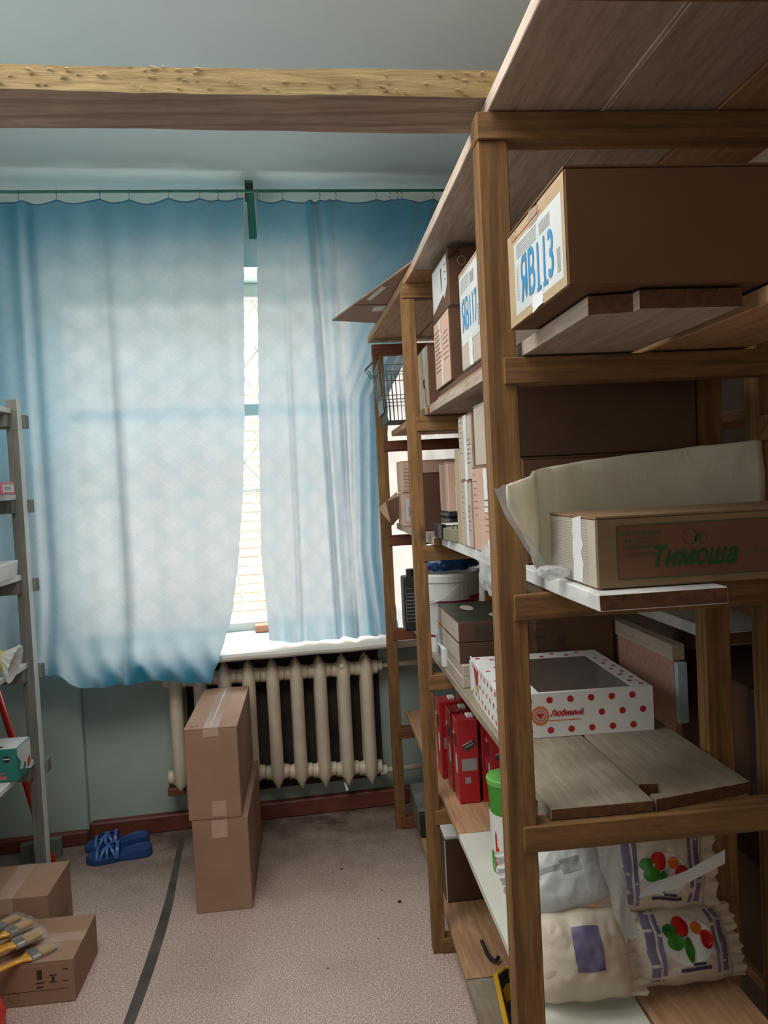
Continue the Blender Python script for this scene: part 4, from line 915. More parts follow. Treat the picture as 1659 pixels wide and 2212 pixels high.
# polka dot cake box with a clear window in the lid
t = thing('cake_box', 'white cake box with red polka dots and a scalloped red emblem', 'box', (0.5825, 1.905, 0.9155), -0.03)
w, d, h = 0.345, 0.40, 0.100
mb = MB(); mb.box(-w / 2, w / 2, -d / 2, d / 2, 0, 0.002); mb.box(-w / 2, w / 2, -d / 2, -d / 2 + .002, 0.002, h - .002); mb.box(-w / 2, w / 2, d / 2 - .002, d / 2, 0.002, h - .002)
mb.box(-w / 2, -w / 2 + .002, -d / 2 + .002, d / 2 - .002, 0.002, h - .002); mb.box(w / 2 - .002, w / 2, -d / 2 + .002, d / 2 - .002, 0.002, h - .002); mb.build('tray_body', 'white', t)
mb = MB(); L = 0.045
mb.box(-w / 2, w / 2, -d / 2, -d / 2 + 0.012, h - .002, h); mb.box(-w / 2, w / 2, d / 2 - 0.06, d / 2, h - .002, h); mb.box(-w / 2, -w / 2 + 0.085, -d / 2 + .012, d / 2 - .06, h - .002, h); mb.box(w / 2 - L, w / 2, -d / 2 + .012, d / 2 - .06, h - .002, h)
mb.build('lid', 'white', t)
MB().box(-w / 2 + 0.085, w / 2 - L, -d / 2 + .012, d / 2 - .06, h - .0016, h - .0010).build('lid_window', film('cake_box_window', hexc(120, 100, 90), 0.55, 0.12), t)
dn = []
for i in range(8):
    for j in range(3):
        x = -w / 2 + 0.012 + i * 0.0475 + (0.0 if j != 1 else -0.024); z = -0.034 + j * 0.034
        if j == 1 and (-0.10 < x < 0.05): continue
        if abs(x) < w / 2 - 0.008: dn.append((x, z, 0.0075))
decal('polka_dots', fN(w, d, h), [], 'redprint', t, 0.0006, discs=dn)
dl = []
for i in range(10):
    for j in range(3):
        x = -d / 2 + 0.02 + i * 0.043 + (0.021 if j == 1 else 0); z = -0.034 + j * 0.034
        if abs(x + 0.13) < 0.035 and j > 0: continue
        if abs(x) < d / 2 - 0.008: dl.append((x, z, 0.0065))
decal('polka_dots', fL(w, d, h), [], 'redprint', t, 0.0006, discs=dl)
dt = [(-w / 2 + 0.015 + i * 0.034, d / 2 - 0.02 - (i % 2) * 0.025, 0.007) for i in range(9)] + [(w / 2 - 0.015 - (i % 2) * 0.016, -d / 2 + 0.03 + i * 0.03, 0.006) for i in range(10)] + [(-w / 2 + 0.015 + (i % 3) * 0.026, -d / 2 + 0.03 + i * 0.034, 0.006) for i in range(9)]
decal('polka_dots', fT(w, d, h), [], 'redprint', t, 0.0006, discs=dt)
ef = fN(w, d, h) @ Matrix.Translation((-0.088, 0.0, 0))
decal('scalloped_emblem', ef, [], 'vegOrange', t, 0.0008, polys=[[((0.0185 + 0.0022 * abs(math.sin(7 * a))) * math.cos(a), (0.0205 + 0.0022 * abs(math.sin(7 * a))) * math.sin(a)) for a in [2 * PI * i / 56 for i in range(56)]]])
decal('emblem_disc', ef, [], 'cartonPink', t, 0.0011, discs=[(0, 0, 0.0165)])
decal('emblem_heart', ef, [], 'redprint', t, 0.0014, polys=ring2d(0, 0, 0.0125, 0.0012, 18) + [[(0, -0.007), (0.008, 0.002), (0.005, 0.007), (0, 0.003), (-0.005, 0.007), (-0.008, 0.002)]])
write('Любимый', 0.019, ef @ Matrix.Translation((0.060, 0.003, 0)), 'redprint', t, width=0.076, shear=0.3, bold=0.0006)
decal('underline', ef, [(0.020, 0.092, -0.0135, -0.0115)], 'vegOrange', t, 0.0010)
lf = fL(w, d, h) @ Matrix.Translation((-0.125, 0.0, 0))
decal('sticker_red', lf, [], 'redprint', t, 0.0010, polys=[[(-0.030, 0.042), (0.030, 0.030), (0.027, 0.002), (0.0, -0.008), (-0.02, 0.010)]])
decal('sticker_yellow', lf, [], 'yellowwrap', t, 0.0008, polys=[[(-0.026, 0.018), (0.0, -0.010), (0.026, 0.0), (0.022, -0.028), (-0.016, -0.020)]])
crumple('taped_corner', 'tape', t, (-w / 2 - 0.001, d / 2 - 0.01, 0.052), (0.004, 0.012, 0.044), 4, 0.25, 8, 3)
mb = MB().tube([(-w / 2, -d / 2 + d * i / 12, h + 0.0008 + 0.001 * math.sin(i * 2.2)) for i in range(13)], 0.0022, 6).build('tape_edge', 'tape', t)
# black bottle at the window end
t = thing('black_bottle', 'flat black plastic canister at the window end of the rack', 'bottle', (0.385, 3.12, 0.9155))
MB().box(-0.035, 0.035, -0.05, 0.05, 0, 0.215).build('bottle_body', 'black', t, 0.012, seg=3)
MB().lathe([(0.017, 0.215), (0.017, 0.24), (0.015, 0.243)], 18).build('cap', 'black', t)
decal('label_lines', frame((0, -0.05, 0.1), (1, 0, 0), (0, 0, 1)), [(-0.024, 0.024, 0.05 - i * 0.014, 0.052 - i * 0.014) for i in range(8)] + [(-0.027, -0.026, -0.06, 0.07), (0.026, 0.027, -0.06, 0.07), (-0.027, 0.027, -0.061, -0.06), (-0.027, 0.027, 0.07, 0.071)], 'greyprint', t, 0.0008)

# ================================================================ level two: red packs, tubs, bags
def redpack(loc, label, first=None):
    t = thing('red_carton', label, 'carton', loc, R.uniform(-0.05, 0.05), 'red drink cartons')
    w, d, h = 0.066, 0.078, 0.262
    MB().box(-w / 2, w / 2, -d / 2, d / 2, 0, h).build('carton_body', 'redpack', t, 0.002)
    MB().box(-w / 2, -w / 2 + .0025, -d / 2, d / 2, h, h + 0.004).build('top_seam', 'redpack', t)
    MB().box(-0.004, -0.001, -d / 2, d / 2, h, h + 0.004).build('top_seam', 'redpack', t)
    c_ = MB().box(0.004, 0.026, -0.016, 0.016, h, h + 0.010).build('spout_cap', 'whiteplastic', t, 0.002)
    decal('logo_patch', fN(w, d, h), [], 'darkprint', t, 0.0006, polys=[[(-0.020, 0.052), (0.014, 0.070), (0.026, 0.066), (0.018, 0.046), (0.0, 0.034), (-0.014, 0.038)]])
    decal('logo_lines', fN(w, d, h), [], 'label', t, 0.0010, polys=[[(-0.018, 0.054), (0.014, 0.068), (0.014, 0.0655), (-0.018, 0.051)], [(-0.010, 0.047), (0.016, 0.058), (0.016, 0.056), (-0.010, 0.045)]])
    decal('text_panel', fN(w, d, h), [(-0.022, 0.026, -0.028, 0.010), (-0.014, 0.004, -0.068, -0.048)], 'greyprint', t, 0.0006)
    decal('side_logo', fL(w, d, h), [], 'darkprint', t, 0.0006, polys=[[(-0.02, 0.075), (0.02, 0.085), (0.024, 0.05), (0.0, 0.038), (-0.016, 0.05)]])
    for P_ in ([(0.012 + 0.014 * math.cos(a), -0.01 + 0.034 * math.sin(a)) for a in [2 * PI * i / 14 for i in range(14)]], [(-0.02 + 0.01 * math.cos(a), 0.081 + 0.007 * math.sin(a)) for a in [2 * PI * i / 10 for i in range(10)]]): decal('side_picture', fL(w, d, h), [], 'label', t, 0.0006, polys=[P_])
    return t
redpack((0.452, 2.44, 0.490), 'red drink carton in the front row, shown whole between the posts')
redpack((0.448, 2.54, 0.490), 'red drink carton right behind the one shown whole')
redpack((0.433, 2.66, 0.490), 'red drink carton standing leftmost, half behind the second post')
redpack((0.533, 2.33, 0.490), 'red drink carton partly behind the near post, above the green lid')
redpack((0.530, 2.44, 0.490), 'red drink carton of the second row, its cap just under the white board')
redpack((0.510, 2.68, 0.490), 'red drink carton of the back row, only its top showing')
def tub(loc, label, r, h, seed):
    t = thing('lidded_tub', label, 'tub', loc)
    MB().lathe([(r * 0.86, 0), (r * 0.9, 0.004), (r * 0.95, h * 0.62)], 28).build('tub_body', 'whiteplastic', t, smooth=False)
    MB().lathe([(r * 0.90, h * 0.625), (r * 0.98, h * 0.92), (r * 0.99, h * 0.925)], 28).build('green_sleeve', 'greenplastic', t)
    MB().lathe([(r * 1.02, h * 0.93), (r * 1.04, h * 0.985), (r * 0.99, h), (r * 0.6, h * 1.015), (r * 0.1, h * 1.02)], 28).build('lid', 'greenlid', t)
    mb = MB(); rr = random.Random(seed)
    a0 = PI * 1.12
    def blob(ca, cz, wa, hz, m_): 
        mb = MB(); pts = []
        for i in range(12):
            a = 2 * PI * i / 12; aa = ca + wa * math.cos(a); zz = cz + hz * math.sin(a)
            rl = r * (0.9 + 0.05 * zz / (h * 0.62)) * 1.018; pts.append((rl * math.cos(aa), rl * math.sin(aa), zz))
        mb.add(pts, [tuple(range(12))]).build('pepper_print' if m_ != 'greenplastic' else 'green_print', m_, t)
    blob(a0 + 0.25, h * 0.16, 0.17, h * 0.14, 'vegRed'); blob(a0 + 0.18, h * 0.36, 0.06, h * 0.10, 'redprint'); blob(a0 - 0.15, h * 0.12, 0.25, h * 0.12, 'greenplastic'); blob(a0 + 0.9, h * 0.07, 0.35, h * 0.06, 'greenplastic')
    return t
tub((0.470, 1.975, 0.490), 'white tub with a green lid and pepper print, beside the red cartons', 0.052, 0.245, 1)
t = tub((0.645, 2.05, 0.490), 'larger white tub with pepper print, in the shade behind the food bags', 0.078, 0.33, 2)
mb = MB()
for i in range(9): cyl_patch(mb, 0.074, 0.074, 0.07 + i * 0.013, 0.074 + i * 0.013, PI * 1.42, PI * 1.72 - (i % 3) * 0.1, 6, e=0.002)
mb.build('fine_print', 'greenprint', t)
# pillow bags of food; the surface is a function so that the print lies on it
def pillow(label, c, size, rot, seed, prints=(), mat='bagfilm', sag=0.0, group='bags of food'):
    t = thing('food_bag', label, 'bag', c, 0, group, rot=rot); a, b_, c_ = size
    def S(u, v, top, e=0.0):
        uu, vv = max(-1, min(1, u)), max(-1, min(1, v))
        prof = (max(0, 1 - abs(uu) ** 3.2)) ** 0.6 * (max(0, 1 - abs(vv) ** 3.0)) ** 0.55
        wr = noise.noise(Vector((uu * 2.6 + seed, vv * 2.6, seed))) * 0.16 + noise.noise(Vector((uu * 7 + seed, vv * 5, seed + 3))) * 0.07
        wr += 0.05 * math.sin(vv * 16 + seed) * abs(uu) ** 3
        z = c_ * prof * (1 + wr) * (1 if top else -0.75) + (e if top else -e)
        x = a * uu * (1 - 0.06 * vv * vv + 0.02 * math.sin(vv * 9 + seed)); y = b_ * vv * (1 - 0.05 * uu * uu + 0.02 * math.sin(uu * 8 + seed))
        return (x, y, z + sag * uu * uu)
    nu, nv = 44, 34; vs, fs = [], []
    for top in (1, 0):
        k = len(vs)
        for i in range(nu + 1):
            for j in range(nv + 1): vs.append(S(-1 + 2 * i / nu, -1 + 2 * j / nv, top))
        for i in range(nu):
            for j in range(nv):
                q = (k + i * (nv + 1) + j, k + (i + 1) * (nv + 1) + j, k + (i + 1) * (nv + 1) + j + 1, k + i * (nv + 1) + j + 1)
                fs.append(q if top else q[::-1])
    MB().add(vs, fs).build('bag_body', mat, t, smooth=True)
    for s_ in (-1, 1):                                                # flat crimped seals at both ends
        n = 24; vs = []; rr = random.Random(seed + s_)
        for i in range(n + 1):
            p = S(s_, -1 + 2 * i / n, 1); z = 0.004 * math.sin(i * 1.9 + seed)
            vs += [p, (p[0] + s_ * 0.012, p[1], p[2] + z), (p[0] + s_ * (0.028 + 0.003 * (i % 2)), p[1] * 1.02, p[2] + z * 2 + rr.uniform(-0.003, 0.003))]
        MB().add(vs, [(3 * i + q, 3 * i + q + 1, 3 * i + q + 4, 3 * i + q + 3) for i in range(n) for q in (0, 1)]).build('end_seal', mat, t)
    for (nm, m_, pts, e) in prints:
        for poly in pts:                                              # each print patch is draped on the bag
            u0, u1, v0, v1 = poly[:4]; kind = poly[4] if len(poly) > 4 else 'rect'; n = 12 if kind == 'rect' else 9; vs, fs = [], []
            for i in range(n + 1):
                for j in range(n + 1):
                    x, y = -1 + 2 * i / n, -1 + 2 * j / n
                    if kind == 'oval': 
                        m2 = math.sqrt(max(0.0, 1 - y * y / 2)); m3 = math.sqrt(max(0.0, 1 - x * x / 2)); x, y = x * m2, y * m3
                    vs.append(S(u0 + (u1 - u0) * (x + 1) / 2, v0 + (v1 - v0) * (y + 1) / 2, 1, e))
            fs = [(i * (n + 1) + j, (i + 1) * (n + 1) + j, (i + 1) * (n + 1) + j + 1, i * (n + 1) + j + 1) for i in range(n) for j in range(n)]
            MB().add(vs, fs).build(nm, m_, t, smooth=True)
    return t
band = lambda v0, v1: [(-0.92 + i * 0.077, -0.92 + i * 0.077 + 0.052, v0 + k_ * (v1 - v0) / 3, v0 + k_ * (v1 - v0) / 3 + (v1 - v0) * 0.24) for i in range(24) for k_ in range(3)]
def veg(k_=1.0, o=0.0, extra=()):
    sq = lambda L: [(p[0], p[1], p[2] * k_ + o, p[3] * k_ + o) + tuple(p[4:]) for p in L]
    return tuple((n_, m_, (L if 'band' in n_ else sq(L)), e_) for n_, m_, L, e_ in (('mauve_band', 'mauve', [(-0.78, -0.62, -0.9, 0.9), (-0.58, -0.50, -0.9, 0.9)] + [(0.52, 0.60, -0.9, 0.9), (0.66, 0.80, -0.9, 0.9)], 0.0006),
            ('white_oval', 'white', [(-0.5, 0.5, -0.58, 0.62, 'oval')], 0.0012),
            ('tomato_print', 'vegRed', [(-0.28, 0.06, 0.12, 0.64, 'oval'), (0.22, 0.50, -0.22, 0.26, 'oval')], 0.0022),
            ('leaf_print', 'vegGreen', [(-0.42, -0.10, -0.18, 0.22, 'oval'), (-0.12, 0.06, -0.50, 0.12, 'oval'), (-0.48, -0.22, 0.12, 0.48, 'oval')], 0.0030),
            ('orange_print', 'vegOrange', [(0.10, 0.32, 0.16, 0.50, 'oval')], 0.0026),
            ('purple_ribbon', 'purple', [(-0.26, 0.36, -0.70, -0.62), (-0.02, 0.24, -0.58, -0.52)], 0.0032))) + tuple(extra)
pillow('white food bag with a vegetable picture, bottom right of the pile', (0.680, 1.475, 0.562), (0.105, 0.070, 0.050), (math.radians(58), 0.05, math.radians(4)), 3, veg())
pillow('plump bag with a mauve print block, bottom left of the pile', (0.475, 1.46, 0.572), (0.094, 0.080, 0.052), (math.radians(62), -0.04, math.radians(-6)), 7,
       (('mauve_block', 'mauve', [(-0.18, 0.40, -0.35, 0.60)], 0.0012),))
pillow('tall food bag with a dark badge, its vegetable picture behind a paper strip', (0.658, 1.525, 0.727), (0.106, 0.108, 0.042), (math.radians(70), 0.10, math.radians(3)), 12, veg(0.62, -0.38, (('dark_badge', 'darkprint', [(-0.22, 0.32, 0.50, 0.78, 'oval')], 0.0014), ('round_mark', 'greyprint', [(0.0, 0.16, 0.26, 0.40, 'oval')], 0.0014))))
pillow('glossy crumpled bag with faded grey print, upper left of the pile', (0.465, 1.53, 0.700), (0.092, 0.070, 0.044), (math.radians(55), -0.22, math.radians(-4)), 17,
       (('faded_print', 'mauve', [(-0.8, -0.15, 0.70, 0.84), (0.0, 0.3, 0.66, 0.82), (0.45, 0.7, 0.62, 0.8)], 0.0010), ('dark_print', 'greyprint', [(-0.55, 0.0, 0.0, 0.13), (0.0, 0.42, -0.16, 0.22), (-0.78, -0.5, -0.12, -0.02)], 0.0010)), mat='bagwhite')
t = thing('torn_wrapper', 'torn white wrapper standing up between the food bags', 'wrapper', (0.515, 1.43, 0.70))
vs, fs = [], []
for i in range(8):
    for j in range(14):
        s_, q = i / 7, j / 13
        vs.append((-0.018 + s_ * (0.045 - 0.01 * q) + 0.05 * q * (1 - 0.2 * s_) + 0.003 * math.sin(q * 15), -0.006 * math.sin(s_ * 5 + q * 9) - 0.02 * q, 0.118 - 0.205 * q + 0.010 * s_ + 0.004 * math.sin(s_ * 12 + q * 4)))
for i in range(7):
    for j in range(13): a = i * 14 + j; fs.append((a, a + 1, a + 15, a + 14))
MB().add(vs, fs).build('wrapper_film', 'bagwhite', t)
t = thing('paper_strip', 'torn pale paper strip lying across the food bags', 'paper', (0.655, 1.418, 0.725))
MB().add([(-0.075, 0.0, -0.032), (0.0, -0.006, -0.018), (0.10, 0.0, 0.018), (0.102, 0.002, 0.044), (0.02, 0.004, 0.008), (-0.05, 0.008, -0.012)], [(0, 1, 4, 5), (1, 2, 3, 4)]).build('strip', 'white', t)

# ================================================================ bottom level
t = thing('plastic_tray', 'yellow plastic tray with a dark lining on the bottom board', 'tray', (0.55, 1.84, 0.0715), -0.10)
w, d, h = 0.27, 0.50, 0.075; mb = MB()
out = [(-w / 2 + .03, -d / 2), (w / 2 - .03, -d / 2), (w / 2, -d / 2 + .03), (w / 2, d / 2 - .03), (w / 2 - .03, d / 2), (-w / 2 + .03, d / 2), (-w / 2, d / 2 - .03), (-w / 2, -d / 2 + .03)]
def loop(sc_, z): return [(x * sc_, y * sc_ if sc_ == 1 else y - math.copysign((1 - sc_) * w / 2, y), z) for x, y in out]
L_ = [loop(0.86, 0), loop(1.0, h), loop(1.06, h + 0.002), loop(1.06, h + 0.010), loop(0.97, h + 0.010), loop(0.82, 0.006)]
vs = [p for q in L_ for p in q]; fs = [(i * 8 + j, i * 8 + (j + 1) % 8, (i + 1) * 8 + (j + 1) % 8, (i + 1) * 8 + j) for i in range(5) for j in range(8)] + [tuple(range(8))[::-1], tuple(40 + j for j in range(8))]
MB().add(vs, fs).build('tray_body', 'yellow', t, 0.0015)
L_ = [loop(0.955, h + 0.004), loop(0.835, 0.012)]; vs = [p for q in L_ for p in q]
MB().add(vs, [(j, 8 + j, 8 + (j + 1) % 8, (j + 1) % 8) for j in range(8)] + [tuple(8 + j for j in range(8))]).build('dark_lining', 'dark', t)
t = thing('white_bag', 'white plastic bag lying in the yellow tray', 'bag', (0, 0, 0))
crumple('bag_film', 'bagwhite', t, (0.53, 1.80, 0.150), (0.075, 0.14, 0.050), 21, 0.12, 6, 4)
t, w, d, h = carton('large dark carton with white paper on its lid, on the bottom board', 0.392, 0.72, 2.60, 2.98, 0.071, 0.285, 'cartonDark', seam='X')
MB().box(-0.16, -0.06, -0.185, -0.02, 0, 0.012).build('white_paper', 'white', t, 0.002, loc=(0, 0, h))
decal('tape_line', fN(w, d, h), [(-w / 2 + 0.0, -w / 2 + 0.004, -h / 2, h / 2)], 'tape', t, 0.0006)
t = thing('long_case', 'long dark case with a grey plastic top, on the bottom board at the window end', 'case', (0.425, 3.22, 0.071))
MB().box(-0.05, 0.09, -0.12, 0.18, 0, 0.098).build('case_body', 'dark', t, 0.004); MB().box(-0.052, 0.092, -0.11, 0.18, 0.099, 0.112).build('case_top', plain('grey_film', hexc(126, 124, 122), 0.3, var=0.2), t, 0.003)
MB().box(-0.053, -0.0505, -0.10, 0.18, 0.0, 0.10).build('grey_side', plain('grey_side', hexc(112, 108, 100), 0.6, var=0.2), t)
t = thing('dark_hook', 'small dark metal hook lying on the bottom board', 'hook', (0.455, 2.28, 0.072))
MB().tube([(0, 0.06, 0.012), (0.002, 0.0, 0.010), (0.006, -0.03, 0.012), (0.02, -0.045, 0.012), (0.03, -0.03, 0.012)], 0.006, 8).build('hook_rod', 'black', t)
# things on the dim rack against the right wall
t, w, d, h = carton('reddish carton under the dusty board on the dim right-hand rack', 0.93, 1.25, 1.62, 2.0, 0.7755, 1.02, 'cartonDark', seam='X')
decal('mauve_side', fN(w, d, h), [(-w / 2 + .002, -w / 2 + 0.06, -h / 2 + .002, h / 2 - .005)], 'mauve', t, 0.0005)
t, w, d, h = carton('brown carton on the lower board of the dim right-hand rack', 0.94, 1.26, 1.60, 2.0, 0.3755, 0.62, 'cartonDark', seam='X')
t = thing('leaning_board', 'long pale board running along the wall side, seen under the painted shelf', 'board', (0, 0, 0))
plank('board', 0.845, 0.865, 1.80, 3.3, 0.86, 1.045, 'ply', t); plank('top_rail', 0.838, 0.872, 1.79, 3.3, 1.046, 1.085, 'plankGrey', t)
MB().box(0.842, 0.868, 1.772, 1.788, 0.90, 1.045).build('pale_blue_end', plain('pale_blue_paint', hexc(170, 190, 196), 0.5), t, 0.002)

# ================================================================ left-hand white rack
lr = thing('shelving_rack', 'white painted wooden rack along the other side of the room, opposite the pine rack', 'shelving rack')
LZ = [1.84, 1.53, 1.24, 0.92, 0.565]
for y in (1.25, 2.95):
    for x in (-1.07, -1.50):
        o = plank('post', x, x + 0.042, y, y + 0.04, 0, 1.872, 'leftWood', lr)
        MB().box(x + 0.0422, x + 0.0435, y, y + 0.04, 0, 1.872).build('lit_side', 'leftPaint', lr)  # pale strip paints the window light on the posts' aisle sides
    for z in LZ:
        plank('crosspiece', -1.50, -1.052, y - 0.042, y - 0.001, z - 0.068, z - 0.020, 'leftWood', lr)
        plank('crosspiece', -1.50, -1.016, y + 0.041, y + 0.081, z - 0.068, z - 0.020, 'leftWood', lr)
for z in LZ:
    for (a, b_) in ((-1.26, -1.047), (-1.475, -1.265)): plank('shelf_board', a, b_, 1.20, 2.948, z - 0.0195, z, 'leftPaint', lr, 0.003)
def small(label, name, cat, x0, x1, y0, y1, z0, h, mat, bev=0.002, rz=0.0):
    t = thing(name, label, cat, ((x0 + x1) / 2, (y0 + y1) / 2, z0), rz)
    MB().box(-(x1 - x0) / 2, (x1 - x0) / 2, -(y1 - y0) / 2, (y1 - y0) / 2, 0, h).build('box_body', mat, t, bev); return t, x1 - x0, y1 - y0, h
t, w, d, h = small('small pink box with a white label, overhanging the edge of the white rack', 'small_box', 'box', -1.062, -1.016, 2.72, 2.845, 1.531, 0.042, 'pinkbox')
decal('label', fR(w, d, h), [(-0.045, 0.05, -0.013, 0.012)], 'label', t, 0.0006); decal('dark_print', fR(w, d, h), [(-0.035, 0.03, -0.008, 0.007), (-0.045, 0.04, 0.015, 0.018)], 'greyprint', t, 0.0010)
decal('red_end', fN(w, d, h), [(-w / 2 + .001, w / 2 - .001, -h / 2 + .001, h / 2 - .001)], 'redpack', t, 0.0006)
t, w, d, h = small('upright pink packet behind the small overhanging pink box', 'small_box', 'box', -1.115, -1.078, 2.80, 2.84, 1.531, 0.075, 'pinkbox')
decal('label', fN(w, d, h), [(-0.016, 0.012, -0.034, -0.004)], 'label', t, 0.0006)
t = thing('plastic_packet', 'crumpled white and black packet beside the pink boxes', 'packet'); crumple('packet_film', 'bagwhite', t, (-1.125, 2.67, 1.582), (0.035, 0.06, 0.050), 2, 0.25, 7, 3, flat=0.85)
crumple('dark_corner', 'black', t, (-1.085, 2.60, 1.549), (0.018, 0.03, 0.015), 5, 0.2, 6, 3, flat=0.9)
t = thing('plastic_packet', 'navy pack with a white sleeve on the middle board of the white rack', 'packet')
crumple('navy_roll', 'navy', t, (-1.112, 2.70, 1.270), (0.044, 0.11, 0.030), 8, 0.10, 6, 4, flat=0.85)
MB().add([(-1.072, 2.60, 1.243), (-1.008, 2.64, 1.245), (-1.004, 2.78, 1.249), (-1.070, 2.80, 1.243), (-1.078, 2.60, 1.301), (-1.010, 2.63, 1.300), (-1.000, 2.79, 1.306), (-1.072, 2.80, 1.304)],
         [(0, 3, 2, 1), (4, 5, 6, 7), (0, 1, 5, 4), (1, 2, 6, 5), (2, 3, 7, 6), (3, 0, 4, 7)]).build('paper_sleeve', 'bagwhite', t, 0.003)
t = thing('plastic_packet', 'dark blue folded packet leaning at the picture edge of the middle board', 'packet'); crumple('packet_film', 'navy', t, (-1.17, 2.82, 1.292), (0.05, 0.035, 0.052), 11, 0.25, 7, 3, flat=0.85)
t = thing('wrapped_packet', 'pleated white and yellow packet hanging over the edge of a lower board', 'packet', (-1.075, 2.74, 0.921))
vs, fs = [], []
for i in range(31):
    for j in range(9):
        a = i / 30 * 2 * PI; q = j / 8; r0 = 0.018 + 0.038 * q + (0.005 * (i % 2) * q)
        vs.append((0.030 + 0.040 * q + r0 * 0.35 * math.sin(a) - 0.01, r0 * math.cos(a) * 1.0, 0.034 + r0 * math.sin(a) * 1.05 + 0.03 * (1 - q) + 0.004 * (i % 2) * q + (0.0 if j < 8 else 0)))
for i in range(30):
    for j in range(8): k_ = i * 9 + j; fs.append((k_, k_ + 1, k_ + 10, k_ + 9))
MB().add(vs, fs).build('pleated_rim', 'bagwhite', t)
crumple('yellow_body', 'yellowwrap', t, (-0.03, 0, 0.045), (0.05, 0.06, 0.042), 14, 0.18, 6, 3); crumple('blue_corner', 'navy', t, (-0.055, 0.0, 0.098), (0.02, 0.03, 0.010), 15, 0.2, 6, 3)
t, w, d, h = small('teal and white tissue box on the lowest visible board of the white rack', 'tissue_box', 'box', -1.20, -1.022, 2.72, 2.85, 0.566, 0.112, 'tealbox', 0.003)
decal('white_side', fR(w, d, h), [], 'label', t, 0.0006, polys=[[(-0.045, -0.02), (0.062, -0.054), (0.062, 0.054), (-0.062, 0.054), (-0.062, 0.03), (-0.03, 0.0)]])
decal('red_swirl', fR(w, d, h), [], 'redprint', t, 0.0010, polys=[[(0.02, -0.04), (0.055, -0.03), (0.05, 0.0), (0.03, -0.012)]]); decal('teal_swirl', fR(w, d, h), [], 'tealbox', t, 0.0010, polys=[[(-0.02, -0.035), (0.0, -0.04), (0.015, -0.015), (-0.005, -0.01)]])
MB().box(-w / 2 + .002, w / 2 - .002, -d / 2 + .002, d / 2 - .002, 0, 0.001).build('white_top', 'label', t, loc=(0, 0, h))
decal('logo_badge', fN(w, d, h), [], 'dark', t, 0.0008, discs=[(0.056, 0.022, 0.012)]); decal('logo_line', fN(w, d, h), [(0.046, 0.066, 0.020, 0.024)], 'label', t, 0.0012); decal('pink_text', fN(w, d, h), [(-0.02, 0.052, -0.046, -0.034), (-0.02, 0.048, -0.028, -0.024)], 'pinkbox', t, 0.0008)
decal('logo_badge', fT(w, d, h), [], 'dark', t, 0.0016, discs=[(0.03, -0.045, 0.010)])
# mop pole, wood offcut in the corner
t = thing('mop_handle', 'red plastic pole leaning behind the white rack', 'mop', (-1.125, 3.285, 0))
MB().tube([(0, 0, 0), (-0.10, -0.025, 0.5), (-0.20, -0.05, 0.98)], 0.012, 12, rs=[0.0145, 0.0125, 0.011]).build('pole', 'redplastic', t, smooth=True)
MB().lathe([(0.016, 0), (0.017, 0.006), (0.015, 0.05), (0.013, 0.06)], 14).build('end_cap', 'redplastic', t)
t = thing('wood_offcut', 'short grey wooden offcut on the floor in the corner behind the red pole', 'wood', (-1.19, 3.40, 0.0), 0.25)
plank('offcut', -0.09, 0.07, -0.02, 0.02, 0, 0.075, 'leftWood', t)

# ================================================================ floor, left: boxes, brushes, red bag
t, w, d, h = carton('taped brown carton under the white rack, farthest of the cartons by the corner', -1.48, -1.225, 2.70, 2.935, 0, 0.185, 'carton', seam='Y')
decal('dark_print', fR(w, d, h), [(-0.10, 0.06, -0.035, 0.01)], 'brownprint', t, 0.0006)
t, w, d, h = carton('brown carton with a darker tape band, behind the carton with the brushes', -1.215, -0.930, 2.655, 2.90, 0, 0.20, 'carton', seam='Y', tape='tapeClear', tapew=0.06)
decal('print_lines', fR(w, d, h), [(-0.06 + 0.008 * i, 0.07, -0.03 - 0.008 * i, -0.027 - 0.008 * i) for i in range(4)], 'brownprint', t, 0.0006)
decal('arrow_print', fN(w, d, h), [], 'dark', t, 0.0006, polys=[[(0.0, 0.02), (0.022, 0.02), (0.011, 0.034)]])
decal('top_print', fT(w, d, h), [(-0.13 , -0.10, -0.05 + 0.012 * i, -0.048 + 0.012 * i) for i in range(4)], 'greyprint', t, 0.0009)
t, w, d, h = carton('low brown carton with paintbrushes lying on its lid', -1.14, -0.776, 2.392, 2.645, 0, 0.130, 'carton', seam='X', tape='tapeClear', tapew=0.05)
fn = fN(w, d, h)
decal('handling_icons', fn, [(0.075, 0.090, 0.012, 0.042), (0.070, 0.095, 0.0, 0.004), (0.110, 0.132, 0.02, 0.024), (0.110, 0.132, 0.0, 0.004), (0.117, 0.125, 0.004, 0.018), (0.150, 0.166, 0.036, 0.040), (0.072, 0.092, -0.014, -0.008), (0.148, 0.166, 0.0, 0.003), (-0.06, 0.166, -0.022, -0.0205)], 'darkprint', t, 0.0006)
decal('round_mark', fn, [], 'brownprint', t, 0.0006, polys=ring2d(0.005, -0.035, 0.016, 0.0012))
